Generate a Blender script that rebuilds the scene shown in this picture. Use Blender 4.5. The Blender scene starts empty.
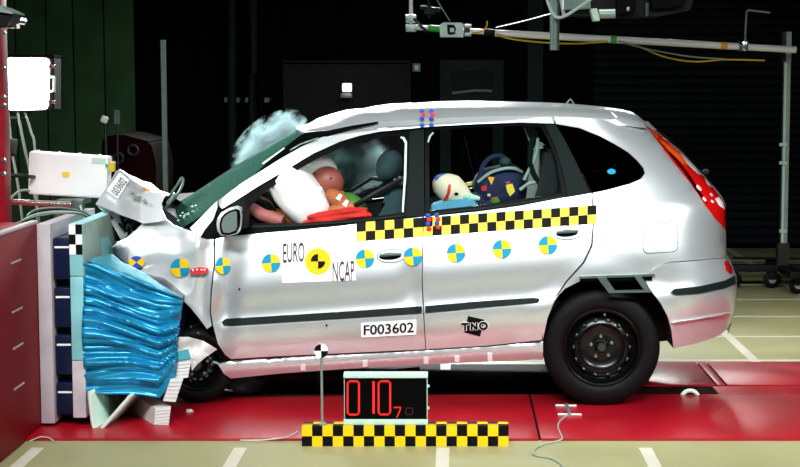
import bpy, bmesh, math, random
from mathutils import Vector, Matrix, Euler, noise
from mathutils.geometry import delaunay_2d_cdt
random.seed(7)
S = bpy.context.scene
COL = S.collection
# ---------------------------------------------------------------- camera
FPX, CXP, CYP, HOR = 1600.0, 455.0, 233.5, 80.0
CAMY, CAMZ = -8.69, 1.81
TH = math.atan((CYP - HOR) / FPX)
cam = bpy.data.cameras.new('camera'); cam.sensor_width = 36.0; cam.lens = 36.0 * FPX / 800.0
cam.shift_x = (400 - CXP) / 800.0; cam.clip_end = 200
camo = bpy.data.objects.new('camera', cam); COL.objects.link(camo)
camo.location = (0, CAMY, CAMZ); camo.rotation_euler = (math.pi / 2 - TH, 0, 0)
S.camera = camo
# ---------------------------------------------------------------- world, lights, exposure
w = bpy.data.worlds.new('world'); S.world = w; w.use_nodes = True
w.node_tree.nodes['Background'].inputs[0].default_value = (0.55, 0.75, 0.72, 1)
w.node_tree.nodes['Background'].inputs[1].default_value = 0.018
S.view_settings.view_transform = 'Standard'; S.view_settings.look = 'None'
S.view_settings.exposure = -0.36; S.view_settings.gamma = 1.0; S.view_settings.use_curve_mapping = False
try: S.cycles.use_denoising = True
except Exception: pass

def area(name, loc, target, sx, sy, power, col=(1, 1, 1), spread=180):
    l = bpy.data.lights.new(name, 'AREA'); l.shape = 'RECTANGLE'; l.size = sx; l.size_y = sy
    l.energy = power; l.color = col; l.spread = math.radians(spread)
    o = bpy.data.objects.new(name, l); COL.objects.link(o); o.location = loc
    o.rotation_euler = (Vector(target) - Vector(loc)).to_track_quat('-Z', 'Y').to_euler()
    return o
area('flood_bank_front', (-0.2, -5.9, 5.1), (0.0, -0.1, 0.5), 5.5, 1.2, 168, (0.97, 1, 1), 64)
area('flood_bank_overhead', (0.2, -0.6, 6.2), (0.2, -0.4, 0.0), 5.0, 1.4, 26, (1, 1, 0.98), 75)
area('flood_bank_rear', (2.6, 3.0, 6.0), (2.6, 2.2, 0.0), 4.0, 1.0, 34, (1, 1, 0.95), 56)
area('flood_bank_far', (-0.9, 7.2, 3.3), (-0.5, 1.2, 1.0), 2.4, 0.6, 110, (0.93, 1, 1), 50)
area('flood_bank_barrier', (-4.8, 1.3, 3.3), (-0.8, 1.0, 1.2), 1.4, 0.8, 70, (0.97, 1, 1), 60)
area('fill_right', (5.2, -4.6, 4.4), (1.2, 0.2, 0.7), 1.8, 1.0, 48, (0.97, 1, 1), 60)  # added fill, no known source; whitens the rear quarter panel
area('flood_spot_rear', (2.15, 8.2, 2.9), (1.2, 0.3, 0.0), 0.8, 0.35, 1.7, (1, 1, 0.97), 34)

# ---------------------------------------------------------------- projection helpers (pixel of the photo -> point of the place at depth y)
CT, ST = math.cos(TH), math.sin(TH)
def ray(px, py):
    u = CYP - py
    return Vector((px - CXP, FPX * CT + u * ST, -FPX * ST + u * CT))
def P(px, py, y):
    r = ray(px, py); t = (y - CAMY) / r.y
    return Vector((r.x * t, y, CAMZ + r.z * t))
def G(px, py, z=0.0):
    r = ray(px, py); t = (z - CAMZ) / r.z
    return Vector((r.x * t, CAMY + r.y * t, z))

# ---------------------------------------------------------------- materials
def lin(c): return tuple(((v / 255 / 12.92) if v / 255 <= 0.04045 else ((v / 255 + 0.055) / 1.055) ** 2.4) for v in c)
MATS = {}
def mat(name, rgb, rough=0.5, metal=0.0, coat=0.0, var=0.0, vscale=8.0, bump=0.0, bscale=40.0, emit=0.0, trans=0.0, alpha=1.0, spec=0.5, rvar=0.0):
    m = bpy.data.materials.new(name); m.use_nodes = True; MATS[name] = m
    nt = m.node_tree; b = nt.nodes['Principled BSDF']
    c = lin(rgb)
    b.inputs['Base Color'].default_value = (*c, 1); b.inputs['Roughness'].default_value = rough
    b.inputs['Metallic'].default_value = metal; b.inputs['Coat Weight'].default_value = coat
    b.inputs['Coat Roughness'].default_value = 0.06; b.inputs['Specular IOR Level'].default_value = spec
    b.inputs['Transmission Weight'].default_value = trans; b.inputs['Alpha'].default_value = alpha
    if emit:
        b.inputs['Emission Color'].default_value = (*c, 1); b.inputs['Emission Strength'].default_value = emit
    if var or bump or rvar:
        tc = nt.nodes.new('ShaderNodeTexCoord')
        n = nt.nodes.new('ShaderNodeTexNoise'); n.inputs['Scale'].default_value = vscale; n.inputs['Detail'].default_value = 6
        nt.links.new(tc.outputs['Object'], n.inputs['Vector'])
        if var:
            r = nt.nodes.new('ShaderNodeValToRGB')
            r.color_ramp.elements[0].position = 0.3; r.color_ramp.elements[1].position = 0.7
            r.color_ramp.elements[0].color = (*[v * (1 - var) for v in c], 1)
            r.color_ramp.elements[1].color = (*[min(1, v * (1 + var)) for v in c], 1)
            nt.links.new(n.outputs['Fac'], r.inputs['Fac']); nt.links.new(r.outputs['Color'], b.inputs['Base Color'])
        if rvar:
            mr = nt.nodes.new('ShaderNodeMapRange'); mr.inputs['From Min'].default_value = 0.3; mr.inputs['From Max'].default_value = 0.7
            mr.inputs['To Min'].default_value = max(0.02, rough - rvar); mr.inputs['To Max'].default_value = min(1, rough + rvar)
            nt.links.new(n.outputs['Fac'], mr.inputs['Value']); nt.links.new(mr.outputs['Result'], b.inputs['Roughness'])
        if bump:
            n2 = nt.nodes.new('ShaderNodeTexNoise'); n2.inputs['Scale'].default_value = bscale; n2.inputs['Detail'].default_value = 5
            nt.links.new(tc.outputs['Object'], n2.inputs['Vector'])
            bp = nt.nodes.new('ShaderNodeBump'); bp.inputs['Strength'].default_value = bump; bp.inputs['Distance'].default_value = 0.01
            nt.links.new(n2.outputs['Fac'], bp.inputs['Height']); nt.links.new(bp.outputs['Normal'], b.inputs['Normal'])
    return m
def glassmat(name, tint, refl=0.12, rough=0.02):
    m = bpy.data.materials.new(name); m.use_nodes = True; nt = m.node_tree; MATS[name] = m
    for n in list(nt.nodes):
        if n.type != 'OUTPUT_MATERIAL': nt.nodes.remove(n)
    out = [n for n in nt.nodes if n.type == 'OUTPUT_MATERIAL'][0]
    t = nt.nodes.new('ShaderNodeBsdfTransparent'); t.inputs[0].default_value = (*tint, 1)
    g = nt.nodes.new('ShaderNodeBsdfGlossy'); g.inputs['Roughness'].default_value = rough
    fr = nt.nodes.new('ShaderNodeLayerWeight'); fr.inputs['Blend'].default_value = refl
    mx = nt.nodes.new('ShaderNodeMixShader')
    nt.links.new(fr.outputs['Fresnel'], mx.inputs[0]); nt.links.new(t.outputs[0], mx.inputs[1]); nt.links.new(g.outputs[0], mx.inputs[2])
    nt.links.new(mx.outputs[0], out.inputs['Surface'])
    return m

mat('paint', (222, 229, 231), 0.31, 0.72, 0.6)
mat('paint_scuffed', (226, 231, 232), 0.36, 0.55, 0.4)
mat('frame_black', (5, 7, 7), 0.4, spec=0.04)
mat('pillar_black', (14, 25, 24), 0.5, spec=0.05)
mat('moulding', (16, 28, 25), 0.5, spec=0.08)
mat('rubber', (6, 6, 7), 0.6, spec=0.15, var=0.2, vscale=20, bump=0.2, bscale=60)
mat('rim_black', (6, 8, 8), 0.25, 0.0, 0.0, spec=0.4)
mat('hub_grey', (70, 84, 78), 0.35, 0.8)
mat('nut_metal', (190, 200, 195), 0.3, 0.9)
mat('black_plastic', (7, 8, 9), 0.6, var=0.2, spec=0.2)
mat('under_black', (7, 7, 8), 0.8, var=0.3)
mat('interior', (9, 14, 15), 0.9, var=0.25, spec=0.1)
mat('seat_teal', (38, 66, 70), 0.9, var=0.2, bump=0.2, bscale=120)
mat('seat_dark', (18, 24, 28), 0.9, var=0.2)
mat('airbag', (240, 243, 240), 0.85, bump=0.25, bscale=14)
mat('airbag_teal', (176, 214, 216), 0.85, var=0.15, vscale=6, bump=0.2, bscale=10)
mat('dummy_skin', (140, 72, 60), 0.5, var=0.12)
mat('dummy_arm', (166, 98, 92), 0.5, var=0.15)
mat('dummy_orange', (176, 98, 50), 0.6, var=0.12)
mat('dummy_green', (54, 116, 34), 0.7, var=0.15)
mat('dummy_metal', (130, 140, 138), 0.35, 0.8)
mat('dummy_cream', (226, 206, 182), 0.55, var=0.08)
mat('red_cloth', (190, 30, 22), 0.8, var=0.12, bump=0.2, bscale=30)
mat('red_mark', (204, 36, 34), 0.6)
mat('orange_mark', (236, 152, 52), 0.6)
mat('green_mark', (90, 170, 60), 0.6)
mat('blue_cushion', (84, 150, 184), 0.85, var=0.1, bump=0.2, bscale=80)
mat('navy_fabric', (20, 28, 66), 0.9, var=0.3, vscale=14, bump=0.2, bscale=80)
mat('white_paint', (214, 217, 213), 0.6)
mat('sticker_white', (240, 241, 240), 0.6, spec=0.2)
mat('ink_black', (9, 9, 10), 0.6, spec=0.1)
mat('ink_grey', (58, 48, 55), 0.6, spec=0.1)
mat('yellow', (240, 196, 22), 0.6, spec=0.15)
mat('pale_yellow', (240, 206, 74), 0.6, spec=0.15)
mat('cyan', (18, 142, 178), 0.6, spec=0.15)
mat('blue', (30, 72, 168), 0.5)
mat('red_lens', (196, 14, 14), 0.12, coat=0.8)
mat('amber_lens', (226, 84, 20), 0.15, coat=0.8)
mat('clear_lens', (236, 232, 228), 0.15, coat=0.8)
mat('dark_lens', (40, 4, 6), 0.12, coat=0.8)
mat('track_red', (156, 7, 26), 0.34, var=0.16, vscale=2.2, bump=0.03, bscale=6, rvar=0.06)
mat('track_side', (24, 8, 10), 0.8, var=0.3, spec=0.1)
mat('block_red', (132, 5, 18), 0.5, var=0.12, vscale=3, bump=0.05, bscale=9, spec=0.08)
mat('column_red', (150, 14, 30), 0.5, var=0.15, vscale=6, spec=0.2)
mat('plate_grey', (186, 178, 184), 0.55, var=0.14, vscale=5)
mat('plate_green', (146, 168, 158), 0.5, 0.2, var=0.16, vscale=6)
mat('plate_cyan', (140, 206, 212), 0.4, 0.2, var=0.12, vscale=6)
mat('tube_navy', (9, 22, 52), 0.35, spec=0.3)
mat('foil_blue', (26, 138, 182), 0.28, 0.35, var=0.12, vscale=4)
mat('foil_cyan', (96, 198, 222), 0.25, 0.5, var=0.1, bump=0.1, bscale=20)
mat('aluminium', (205, 210, 206), 0.35, 0.75, var=0.1)
mat('chrome', (225, 230, 226), 0.2, 0.9)
mat('steel', (150, 168, 160), 0.4, 0.6, var=0.1)
mat('steel_dark', (92, 112, 104), 0.4, 0.6, var=0.15)
mat('white_tube', (232, 234, 232), 0.35)
mat('green_tape', (40, 160, 50), 0.5)
mat('orange_tape', (232, 164, 60), 0.5)
mat('cable_yellow', (206, 172, 44), 0.5)
mat('cable_grey', (150, 170, 158), 0.5)
mat('cable_black', (12, 14, 14), 0.5)
mat('wall_glow_green', (66, 104, 68), 0.85, var=0.2, vscale=3, spec=0.1)
mat('wall_black', (5, 6, 8), 0.9, var=0.25, vscale=3, spec=0.05)
mat('door_slat', (19, 24, 26), 0.7, 0.0, var=0.15, vscale=5, spec=0.1)
mat('frame_steel', (30, 42, 40), 0.6, 0.0, var=0.2, spec=0.1)
mat('floor_mat', (158, 156, 112), 0.5, var=0.07, vscale=1.6, bump=0.04, bscale=30, rvar=0.12)
mat('line_white', (206, 202, 184), 0.55, var=0.05)
mat('display_black', (5, 5, 6), 0.3, spec=0.05)
mat('frame_pale', (186, 214, 200), 0.45)
mat('led_red', (226, 20, 22), 0.6, emit=0.3)
mat('led_dim', (70, 8, 10), 0.5)
mat('lamp_glass', (255, 250, 238), 0.4, emit=14)
mat('lamp_glow', (255, 250, 238), 0.4, emit=2.5)
mat('mirror', (132, 148, 145), 0.25, 0.4)
mat('dark_red', (24, 4, 7), 0.9, spec=0.03)
mat('brass', (120, 96, 62), 0.4, 0.7)
glassmat('clear_glass', (0.92, 0.97, 0.95), 0.02)
glassmat('dark_glass', (0.05, 0.07, 0.07), 0.03)
sg = glassmat('screen_glass', (0.74, 0.9, 0.83), 0.30, 0.22)
_nt = sg.node_tree; _mx = [n for n in _nt.nodes if n.type == 'MIX_SHADER'][0]; _out = [n for n in _nt.nodes if n.type == 'OUTPUT_MATERIAL'][0]
_d = _nt.nodes.new('ShaderNodeBsdfDiffuse'); _d.inputs[0].default_value = (0.03, 0.13, 0.095, 1)
_m2 = _nt.nodes.new('ShaderNodeMixShader'); _m2.inputs[0].default_value = 0.28
_nt.links.new(_mx.outputs[0], _m2.inputs[1]); _nt.links.new(_d.outputs[0], _m2.inputs[2]); _nt.links.new(_m2.outputs[0], _out.inputs['Surface'])

# ---------------------------------------------------------------- object helpers
def rig(o, label=None, cat=None, group=None, kind=None):
    if label: o['label'] = label
    if cat: o['category'] = cat
    if group: o['group'] = group
    if kind: o['kind'] = kind
    return o
def thing(name, loc, label, cat, group=None):
    o = bpy.data.objects.new(name, None); COL.objects.link(o); o.location = loc; o.empty_display_size = 0.1
    return rig(o, label, cat, group)
def adopt(o, parent):
    if parent is not None:
        o.parent = parent
        if parent.type == 'EMPTY': o.matrix_parent_inverse = Matrix.Translation(-Vector(parent.location))
        elif parent.location.length > 0:
            o.matrix_parent_inverse = Matrix.Translation(-Vector(parent.location))
def obj(name, bm, m, parent=None, label=None, cat=None, group=None, kind=None, smooth=True, ang=38, recalc=True):
    if recalc: bmesh.ops.recalc_face_normals(bm, faces=bm.faces[:])
    me = bpy.data.meshes.new(name); bm.to_mesh(me); bm.free()
    for k in (m if isinstance(m, (list, tuple)) else [m]): me.materials.append(MATS[k])
    if smooth:
        me.polygons.foreach_set('use_smooth', [True] * len(me.polygons)); me.set_sharp_from_angle(angle=math.radians(ang))
    o = bpy.data.objects.new(name, me); COL.objects.link(o)
    adopt(o, parent)
    return rig(o, label, cat, group, kind)
def add_box(bm, c, s, rot=None, bevel=0.0, mi=0):
    r = bmesh.ops.create_cube(bm, size=1.0); vs = r['verts']
    M = Matrix.Translation(Vector(c)) @ ((rot.to_matrix().to_4x4()) if rot is not None else Matrix.Identity(4)) @ Matrix.Diagonal((*s, 1))
    bmesh.ops.transform(bm, matrix=M, verts=vs)
    fs = {f for v in vs for f in v.link_faces}
    for f in fs: f.material_index = mi
    if bevel:
        es = list({e for v in vs for e in v.link_edges})
        bmesh.ops.bevel(bm, geom=es, offset=bevel, segments=2, affect='EDGES', profile=0.6)
    return bm
def BOX(c, s, rot=None, bevel=0.0): return add_box(bmesh.new(), c, s, rot, bevel)
def corner_box(a, b, bevel=0.0, bm=None):
    a, b = Vector(a), Vector(b)
    return add_box(bm or bmesh.new(), (a + b) / 2, [abs(b[i] - a[i]) for i in range(3)], None, bevel)
def add_tube(bm, pts, r, n=8, cap=True):
    pts = [Vector(p) for p in pts]; rings = []
    rs = r if isinstance(r, (list, tuple)) else [r] * len(pts)
    up = None
    for i, p in enumerate(pts):
        d = (pts[min(i + 1, len(pts) - 1)] - pts[max(i - 1, 0)]).normalized()
        if up is None:
            up = Vector((0, 0, 1)) if abs(d.z) < 0.9 else Vector((1, 0, 0))
        a = d.cross(up)
        a = a.normalized() if a.length > 1e-6 else Vector((1, 0, 0))
        b = a.cross(d).normalized(); up = b
        rings.append([bm.verts.new(p + (a * math.cos(t) + b * math.sin(t)) * rs[i]) for t in [2 * math.pi * k / n for k in range(n)]])
    for i in range(len(rings) - 1):
        for k in range(n):
            bm.faces.new((rings[i][k], rings[i][(k + 1) % n], rings[i + 1][(k + 1) % n], rings[i + 1][k]))
    if cap:
        bm.faces.new(rings[0][::-1]); bm.faces.new(rings[-1])
    return bm
def TUBE(pts, r, n=8): return add_tube(bmesh.new(), pts, r, n)
def smooth_curve(pts, sub=4, closed=False):
    out = []; n = len(pts); V = [Vector(p) for p in pts]
    rng = range(n) if closed else range(n - 1)
    for i in rng:
        p0 = V[(i - 1) % n] if (closed or i > 0) else V[i]
        p1 = V[i]; p2 = V[(i + 1) % n]; p3 = V[(i + 2) % n] if (closed or i + 2 < n) else V[(i + 1) % n]
        for k in range(sub):
            t = k / sub
            out.append(0.5 * (2 * p1 + (p2 - p0) * t + (2 * p0 - 5 * p1 + 4 * p2 - p3) * t * t + (3 * p1 - p0 - 3 * p2 + p3) * t ** 3))
    if not closed: out.append(V[-1])
    return out
def add_lathe_y(bm, c, prof, n=48, closed=False):
    """profile of (radius, y offset) turned about the y axis through c"""
    c = Vector(c); rings = []
    for r, yo in prof:
        rings.append([bm.verts.new(c + Vector((r * math.cos(2 * math.pi * k / n), yo, r * math.sin(2 * math.pi * k / n)))) for k in range(n)])
    m = len(rings)
    for i in range(m if closed else m - 1):
        A, B = rings[i], rings[(i + 1) % m]
        for k in range(n): bm.faces.new((A[k], A[(k + 1) % n], B[(k + 1) % n], B[k]))
    return bm
def add_ell(bm, c, r, rot=None, seg=20, rings=14):
    q = bmesh.ops.create_uvsphere(bm, u_segments=seg, v_segments=rings, radius=1.0)
    M = Matrix.Translation(Vector(c)) @ (rot.to_matrix().to_4x4() if rot is not None else Matrix.Identity(4)) @ Matrix.Diagonal((*r, 1))
    bmesh.ops.transform(bm, matrix=M, verts=q['verts'])
    return q['verts']
def extrude_px(px, y0, y1, bm=None, bevel=0.0, shift=None):
    """side outline given in photo pixels at depth y0, extruded straight to y1"""
    bm = bm or bmesh.new(); pts = [P(x, y, y0) for x, y in px]
    a = [bm.verts.new(p) for p in pts]; b = [bm.verts.new(Vector((p.x, y1, p.z)) + Vector(shift or (0, 0, 0))) for p in pts]
    n = len(pts); bm.faces.new(a); bm.faces.new(b[::-1])
    for i in range(n): bm.faces.new((a[i], b[i], b[(i + 1) % n], a[(i + 1) % n]))
    if bevel: bmesh.ops.bevel(bm, geom=bm.edges[:], offset=bevel, segments=2, affect='EDGES')
    return bm
def inside(x, y, poly):
    c = False; j = len(poly) - 1
    for i in range(len(poly)):
        xi, yi = poly[i][0], poly[i][1]; xj, yj = poly[j][0], poly[j][1]
        if (yi > y) != (yj > y) and x < (xj - xi) * (y - yi) / (yj - yi) + xi: c = not c
        j = i
    return c
def densify(poly, step):
    out = []
    for i in range(len(poly)):
        a, b = Vector(poly[i][:2]), Vector(poly[(i + 1) % len(poly)][:2]); n = max(1, int((b - a).length / step))
        for k in range(n): out.append(a.lerp(b, k / n))
    return out
CY = 0.87
def mesh_px(outline, depth, step=6.0, holes=(), dense=None):
    """triangulate a pixel outline; returns verts (px,py) and triangles"""
    loops = [densify(outline, dense or step)] + [densify(h, dense or step) for h in holes]
    vs, es = [], []
    for L in loops:
        o = len(vs); vs += L; es += [(o + i, o + (i + 1) % len(L)) for i in range(len(L))]
    xs = [v[0] for v in loops[0]]; ys = [v[1] for v in loops[0]]
    allb = vs[:]
    x = min(xs) + step * 0.5
    row = 0
    while x < max(xs):
        y = min(ys) + step * (0.5 if row % 2 else 0.0)
        while y < max(ys):
            if inside(x, y, loops[0]) and not any(inside(x, y, h) for h in loops[1:]):
                if min((v[0] - x) ** 2 + (v[1] - y) ** 2 for v in allb) > (step * 0.45) ** 2: vs.append(Vector((x, y)))
            y += step
        x += step * 0.87; row += 1
    r = delaunay_2d_cdt(vs, es, [], 0, 1e-4)
    v2, tris = r[0], r[2]; keep = []
    for t in tris:
        c = sum((v2[i] for i in t), Vector((0, 0))) / 3
        if inside(c[0], c[1], loops[0]) and not any(inside(c[0], c[1], h) for h in loops[1:]): keep.append(t)
    return v2, keep
def panel(name, outline, depth, m, parent, thick=0.012, step=6.0, holes=(), mirror=False, off=0.0, smooth=True, ang=40, dense=None, world=None, **kw):
    v2, tris = mesh_px(outline, depth, step, holes, dense)
    W = world or (lambda px, py, d: P(px, py, d))
    def build(mir):
        bm = bmesh.new(); f = []; b = []
        for v in v2:
            d = depth(v[0], v[1]) + off; a = W(v[0], v[1], d); c = a + Vector((0, thick, 0))
            if mir: a = Vector((a.x, 2 * CY - a.y, a.z)); c = Vector((c.x, 2 * CY - c.y, c.z))
            f.append(bm.verts.new(a)); b.append(bm.verts.new(c))
        cnt = {}
        for t in tris:
            bm.faces.new([f[i] for i in t]); bm.faces.new([b[i] for i in reversed(t)])
            for i in range(3):
                e = (t[i], t[(i + 1) % 3]); k = tuple(sorted(e)); cnt.setdefault(k, []).append(e)
        for k, l in cnt.items():
            if len(l) == 1:
                i, j = l[0]; bm.faces.new((f[j], f[i], b[i], b[j]))
        for v in [v for v in bm.verts if not v.link_faces]: bm.verts.remove(v)
        return obj(name, bm, m, parent, smooth=smooth, ang=ang, **kw)
    o = build(False)
    if mirror: build(True)
    return o
def flat(px): return lambda x, y: px
def ellipse_px(cx, cy, rx, ry, n=20, rot=0.0):
    return [(cx + rx * math.cos(t) * math.cos(rot) - ry * math.sin(t) * math.sin(rot), cy + rx * math.cos(t) * math.sin(rot) + ry * math.sin(t) * math.cos(rot)) for t in [2 * math.pi * k / n for k in range(n)]]
def text_mesh(txt):
    cu = bpy.data.curves.new('t', 'FONT'); cu.body = txt; cu.resolution_u = 3
    o = bpy.data.objects.new('t', cu); COL.objects.link(o)
    dg = bpy.context.evaluated_depsgraph_get(); me = bpy.data.meshes.new_from_object(o.evaluated_get(dg))
    vs = [Vector(v.co[:2]) for v in me.vertices]; fs = [tuple(p.vertices) for p in me.polygons]
    bpy.data.objects.remove(o); bpy.data.curves.remove(cu); bpy.data.meshes.remove(me)
    x0 = min(v[0] for v in vs); x1 = max(v[0] for v in vs); y0 = min(v[1] for v in vs); y1 = max(v[1] for v in vs)
    return [((v[0] - x0) / (x1 - x0), (v[1] - y0) / (y1 - y0)) for v in vs], fs
def text_px(name, txt, tl, tr, bl, depth, m, parent, off=-0.004, bold=0.0, world=P):
    """lettering laid on a surface: corners given as photo pixels"""
    vs, fs = text_mesh(txt); bm = bmesh.new(); tl, tr, bl = Vector(tl), Vector(tr), Vector(bl)
    for dx in ([0.0] if not bold else [-bold, 0.0, bold]):
        V = []
        for u, v in vs:
            p = tl + (tr - tl) * u + (bl - tl) * (1 - v)
            V.append(bm.verts.new(world(p[0] + dx, p[1], depth(p[0] + dx, p[1]) + off - abs(dx) * 1e-4)))
        for f in fs:
            try: bm.faces.new([V[i] for i in f])
            except ValueError: pass
    return obj(name, bm, m, parent, smooth=False, recalc=False)
def link_copy(o, loc=None, parent=None, **kw):
    c = o.copy(); COL.objects.link(c)
    if loc is not None: c.location = loc
    for k, v in kw.items(): c[k] = v
    return c

# ================================================================ THE HALL
bm = corner_box((-9, -13, -0.2), (11, 9.0, 0.0))
floor = obj('floor', bm, 'floor_mat', None, label='pale green painted hall floor with white grid lines', kind='structure', smooth=False)
gx = -0.06
for k in range(-3, 6):
    x = gx + k
    for (a, b) in ((-12.0, -0.92), (1.22, 8.6)):
        obj('floor_line', corner_box((x - 0.032, a, -0.001), (x + 0.032, b, 0.0015)), 'line_white', floor, smooth=False)
for k in range(0, 7):
    y = G(760, 360.4).y + 0.965 * k
    obj('floor_line', corner_box((-8.5, y - 0.022, -0.001), (10.5, y + 0.022, 0.002)), 'line_white', floor, smooth=False)
# red steel track of separate plates
ya, yb = G(600, 441).y, G(600, 396.6).y
yc, yd = G(600, 387).y, G(600, 363.8).y
track = obj('track', corner_box((-2.6, ya + 0.02, -0.05), (6.5, yd - 0.02, 0.0015)), 'track_side', None, label='dark slot and bed under the red steel track plates', kind='structure', smooth=False)
xs = [-2.3, G(535, 420).x, 6.5]
for a, b in zip(xs, xs[1:]):
    obj('track_plate', corner_box((a + 0.006, ya, 0.0), (b - 0.006, yb, 0.014), 0.003), 'track_red', track)
xs = [G(600, 375).x, G(706, 375).x, G(716, 375).x, 6.5]
for a, b in zip(xs, xs[1:]):
    obj('track_plate', corner_box((a + 0.006, yc, 0.0), (b - 0.006, yd, 0.014), 0.003), 'track_red', track)
obj('track_slot_wall', corner_box((G(716, 392).x, yb + 0.03, 0.0), (6.5, yc - 0.02, 0.008)), 'track_red', track)
bm = bmesh.new(); c = G(690, 397)
add_tube(bm, [c + Vector((0.05 * math.cos(t), 0.0, 0.05 * math.sin(t) - 0.012)) for t in [math.pi * k / 10 for k in range(11)]], 0.012, 8)
obj('cable_pulley', bm, 'frame_pale', None, label='small pale pulley ring in the slot of the red track', cat='pulley')

# back wall
WY = 8.6
wall = obj('wall_back', corner_box((-9, WY, 0), (11, WY + 0.2, 7)), 'wall_black', None, label='dark back wall of the hall with vertical panels', kind='structure', smooth=False)
base_panel = None
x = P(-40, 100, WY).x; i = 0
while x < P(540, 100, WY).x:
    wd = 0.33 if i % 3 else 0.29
    m = 'wall_glow_green' if x < P(120, 100, WY).x else 'wall_black'  # greener panels at the left stand in for the floodlight's glow
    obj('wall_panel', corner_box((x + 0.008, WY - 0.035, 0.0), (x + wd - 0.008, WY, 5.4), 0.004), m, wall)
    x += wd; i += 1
# big dark cabinets / door frames on the back wall
d2 = obj('door_2', corner_box(P(283, 64, WY - 0.08), P(409, 240, WY - 0.04)), 'under_black', None, label='dark framed double door behind the car roof', kind='structure', smooth=False)
for a, b in (((282, 61), (284.5, 245)), ((408, 61), (411, 245)), ((282, 60.5), (411, 62.5))):
    obj('door_frame', corner_box(P(*a, WY - 0.13), P(*b, WY - 0.06)), 'frame_steel', d2, smooth=False)
d3 = obj('door_3', corner_box(P(441, 62, WY - 0.08), P(503, 240, WY - 0.04)), 'wall_black', None, label='dark steel door with a window behind the roof', kind='structure', smooth=False)
for a, b in (((440, 60), (451, 245)), ((493, 60), (503, 245)), ((451, 60), (493, 71)), ((451, 92), (493, 104))):
    obj('door_frame', corner_box(P(*a, WY - 0.14), P(*b, WY - 0.07)), 'frame_steel', d3, smooth=False)
obj('pane', corner_box(P(451, 71, WY - 0.10), P(493, 92, WY - 0.09)), 'display_black', d3, smooth=False)
obj('door_handle', TUBE([P(452, 93, WY - 0.16), P(475, 90.5, WY - 0.2), P(492, 91, WY - 0.16)], 0.015), 'steel', d3)
# roller shutter door
d1 = obj('door_1', corner_box((P(543, 50, WY).x, WY - 0.10, 0), (9.5, WY - 0.06, 4.2)), 'wall_black', None, label='dark grey roller shutter door of horizontal slats', kind='structure', smooth=False)
sx0, sx1 = P(592, 50, WY).x, 8.6
sl = None
for k in range(34):
    if sl is None:
        bm = bmesh.new(); L = sx1 - sx0
        pr = [(-0.0, 0.0), (-0.016, 0.012), (-0.022, 0.035), (-0.016, 0.062), (0.0, 0.078)]
        A = [bm.verts.new((-L / 2, y, z)) for y, z in pr]; B = [bm.verts.new((L / 2, y, z)) for y, z in pr]
        for i in range(4): bm.faces.new((A[i], B[i], B[i + 1], A[i + 1]))
        bm.faces.new(A); bm.faces.new(B[::-1]); bm.faces.new((A[0], A[4], B[4], B[0]))
        sl = obj('slat', bm, 'door_slat', None); o = sl
    else:
        o = bpy.data.objects.new('slat', sl.data); COL.objects.link(o)
    o.location = ((sx0 + sx1) / 2, WY - 0.10, 0.05 + 0.09 * k); o.parent = d1
obj('guide_rail', corner_box((P(527, 50, WY).x, WY - 0.2, 0), (P(542, 50, WY).x, WY - 0.05, 5)), 'frame_steel', d1, smooth=False)
obj('guide_rail', corner_box((P(583, 50, WY).x, WY - 0.17, 0), (sx0, WY - 0.05, 4.2)), 'wall_black', d1, smooth=False)
obj('wall_left', corner_box((-9.2, -13, 0), (-9, 9, 7)), 'wall_black', None, label='dark side wall of the hall behind the barrier', kind='structure', smooth=False)
obj('wall_right', corner_box((11, -13, 0), (11.2, 9, 7)), 'wall_black', None, label='dark side wall of the hall behind the car tail', kind='structure', smooth=False)
obj('wall_front', corner_box((-9, -13.2, 0), (11, -13, 7)), 'wall_black', None, label='dark hall wall facing the side of the car', kind='structure', smooth=False)
obj('ceiling', corner_box((-9, -13, 7), (11, 9, 7.2)), 'wall_black', None, label='dark ceiling of the crash hall', kind='structure', smooth=False)

# ================================================================ THE CAR
CURVE = [(60, 0.62), (100, 0.42), (108, 0.345), (116, 0.31), (125, 0.28), (150, 0.215), (180, 0.145), (200, 0.098), (212, 0.066), (225, 0.045), (240, 0.028), (262, 0.008),
         (280, 0.012), (288, 0.010), (300, -0.006), (312, -0.004), (322, 0.006), (335, 0.034), (345, 0.058), (352, 0.07), (365, 0.10), (400, 0.2)]
def interp(tab, x):
    if x <= tab[0][0]: return tab[0][1]
    if x >= tab[-1][0]: return tab[-1][1]
    for i in range(len(tab) - 1):
        (x0, y0), (x1, y1) = tab[i], tab[i + 1]
        if x0 <= x <= x1:
            h = x1 - x0
            m0 = ((y1 - y0) / h if i == 0 else (y1 - tab[i - 1][1]) / (x1 - tab[i - 1][0]))
            m1 = ((y1 - y0) / h if i + 2 >= len(tab) else (tab[i + 2][1] - y0) / (tab[i + 2][0] - x0))
            t = (x - x0) / h
            return (2 * t ** 3 - 3 * t * t + 1) * y0 + (t ** 3 - 2 * t * t + t) * h * m0 + (-2 * t ** 3 + 3 * t * t) * y1 + (t ** 3 - t * t) * h * m1
REAR = [(95, 632), (110, 634), (122, 645), (127, 650), (135, 660), (152, 681), (163, 691.5), (176, 704), (188, 714), (199, 723), (206, 726.5), (229, 727), (258, 728), (268, 733), (278, 737), (290, 737.5), (305, 736), (325, 732), (340, 726), (352, 715)]
def gauss(px, py, cx, cy, sx, sy): return math.exp(-((px - cx) / sx) ** 2 - ((py - cy) / sy) ** 2)
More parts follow.
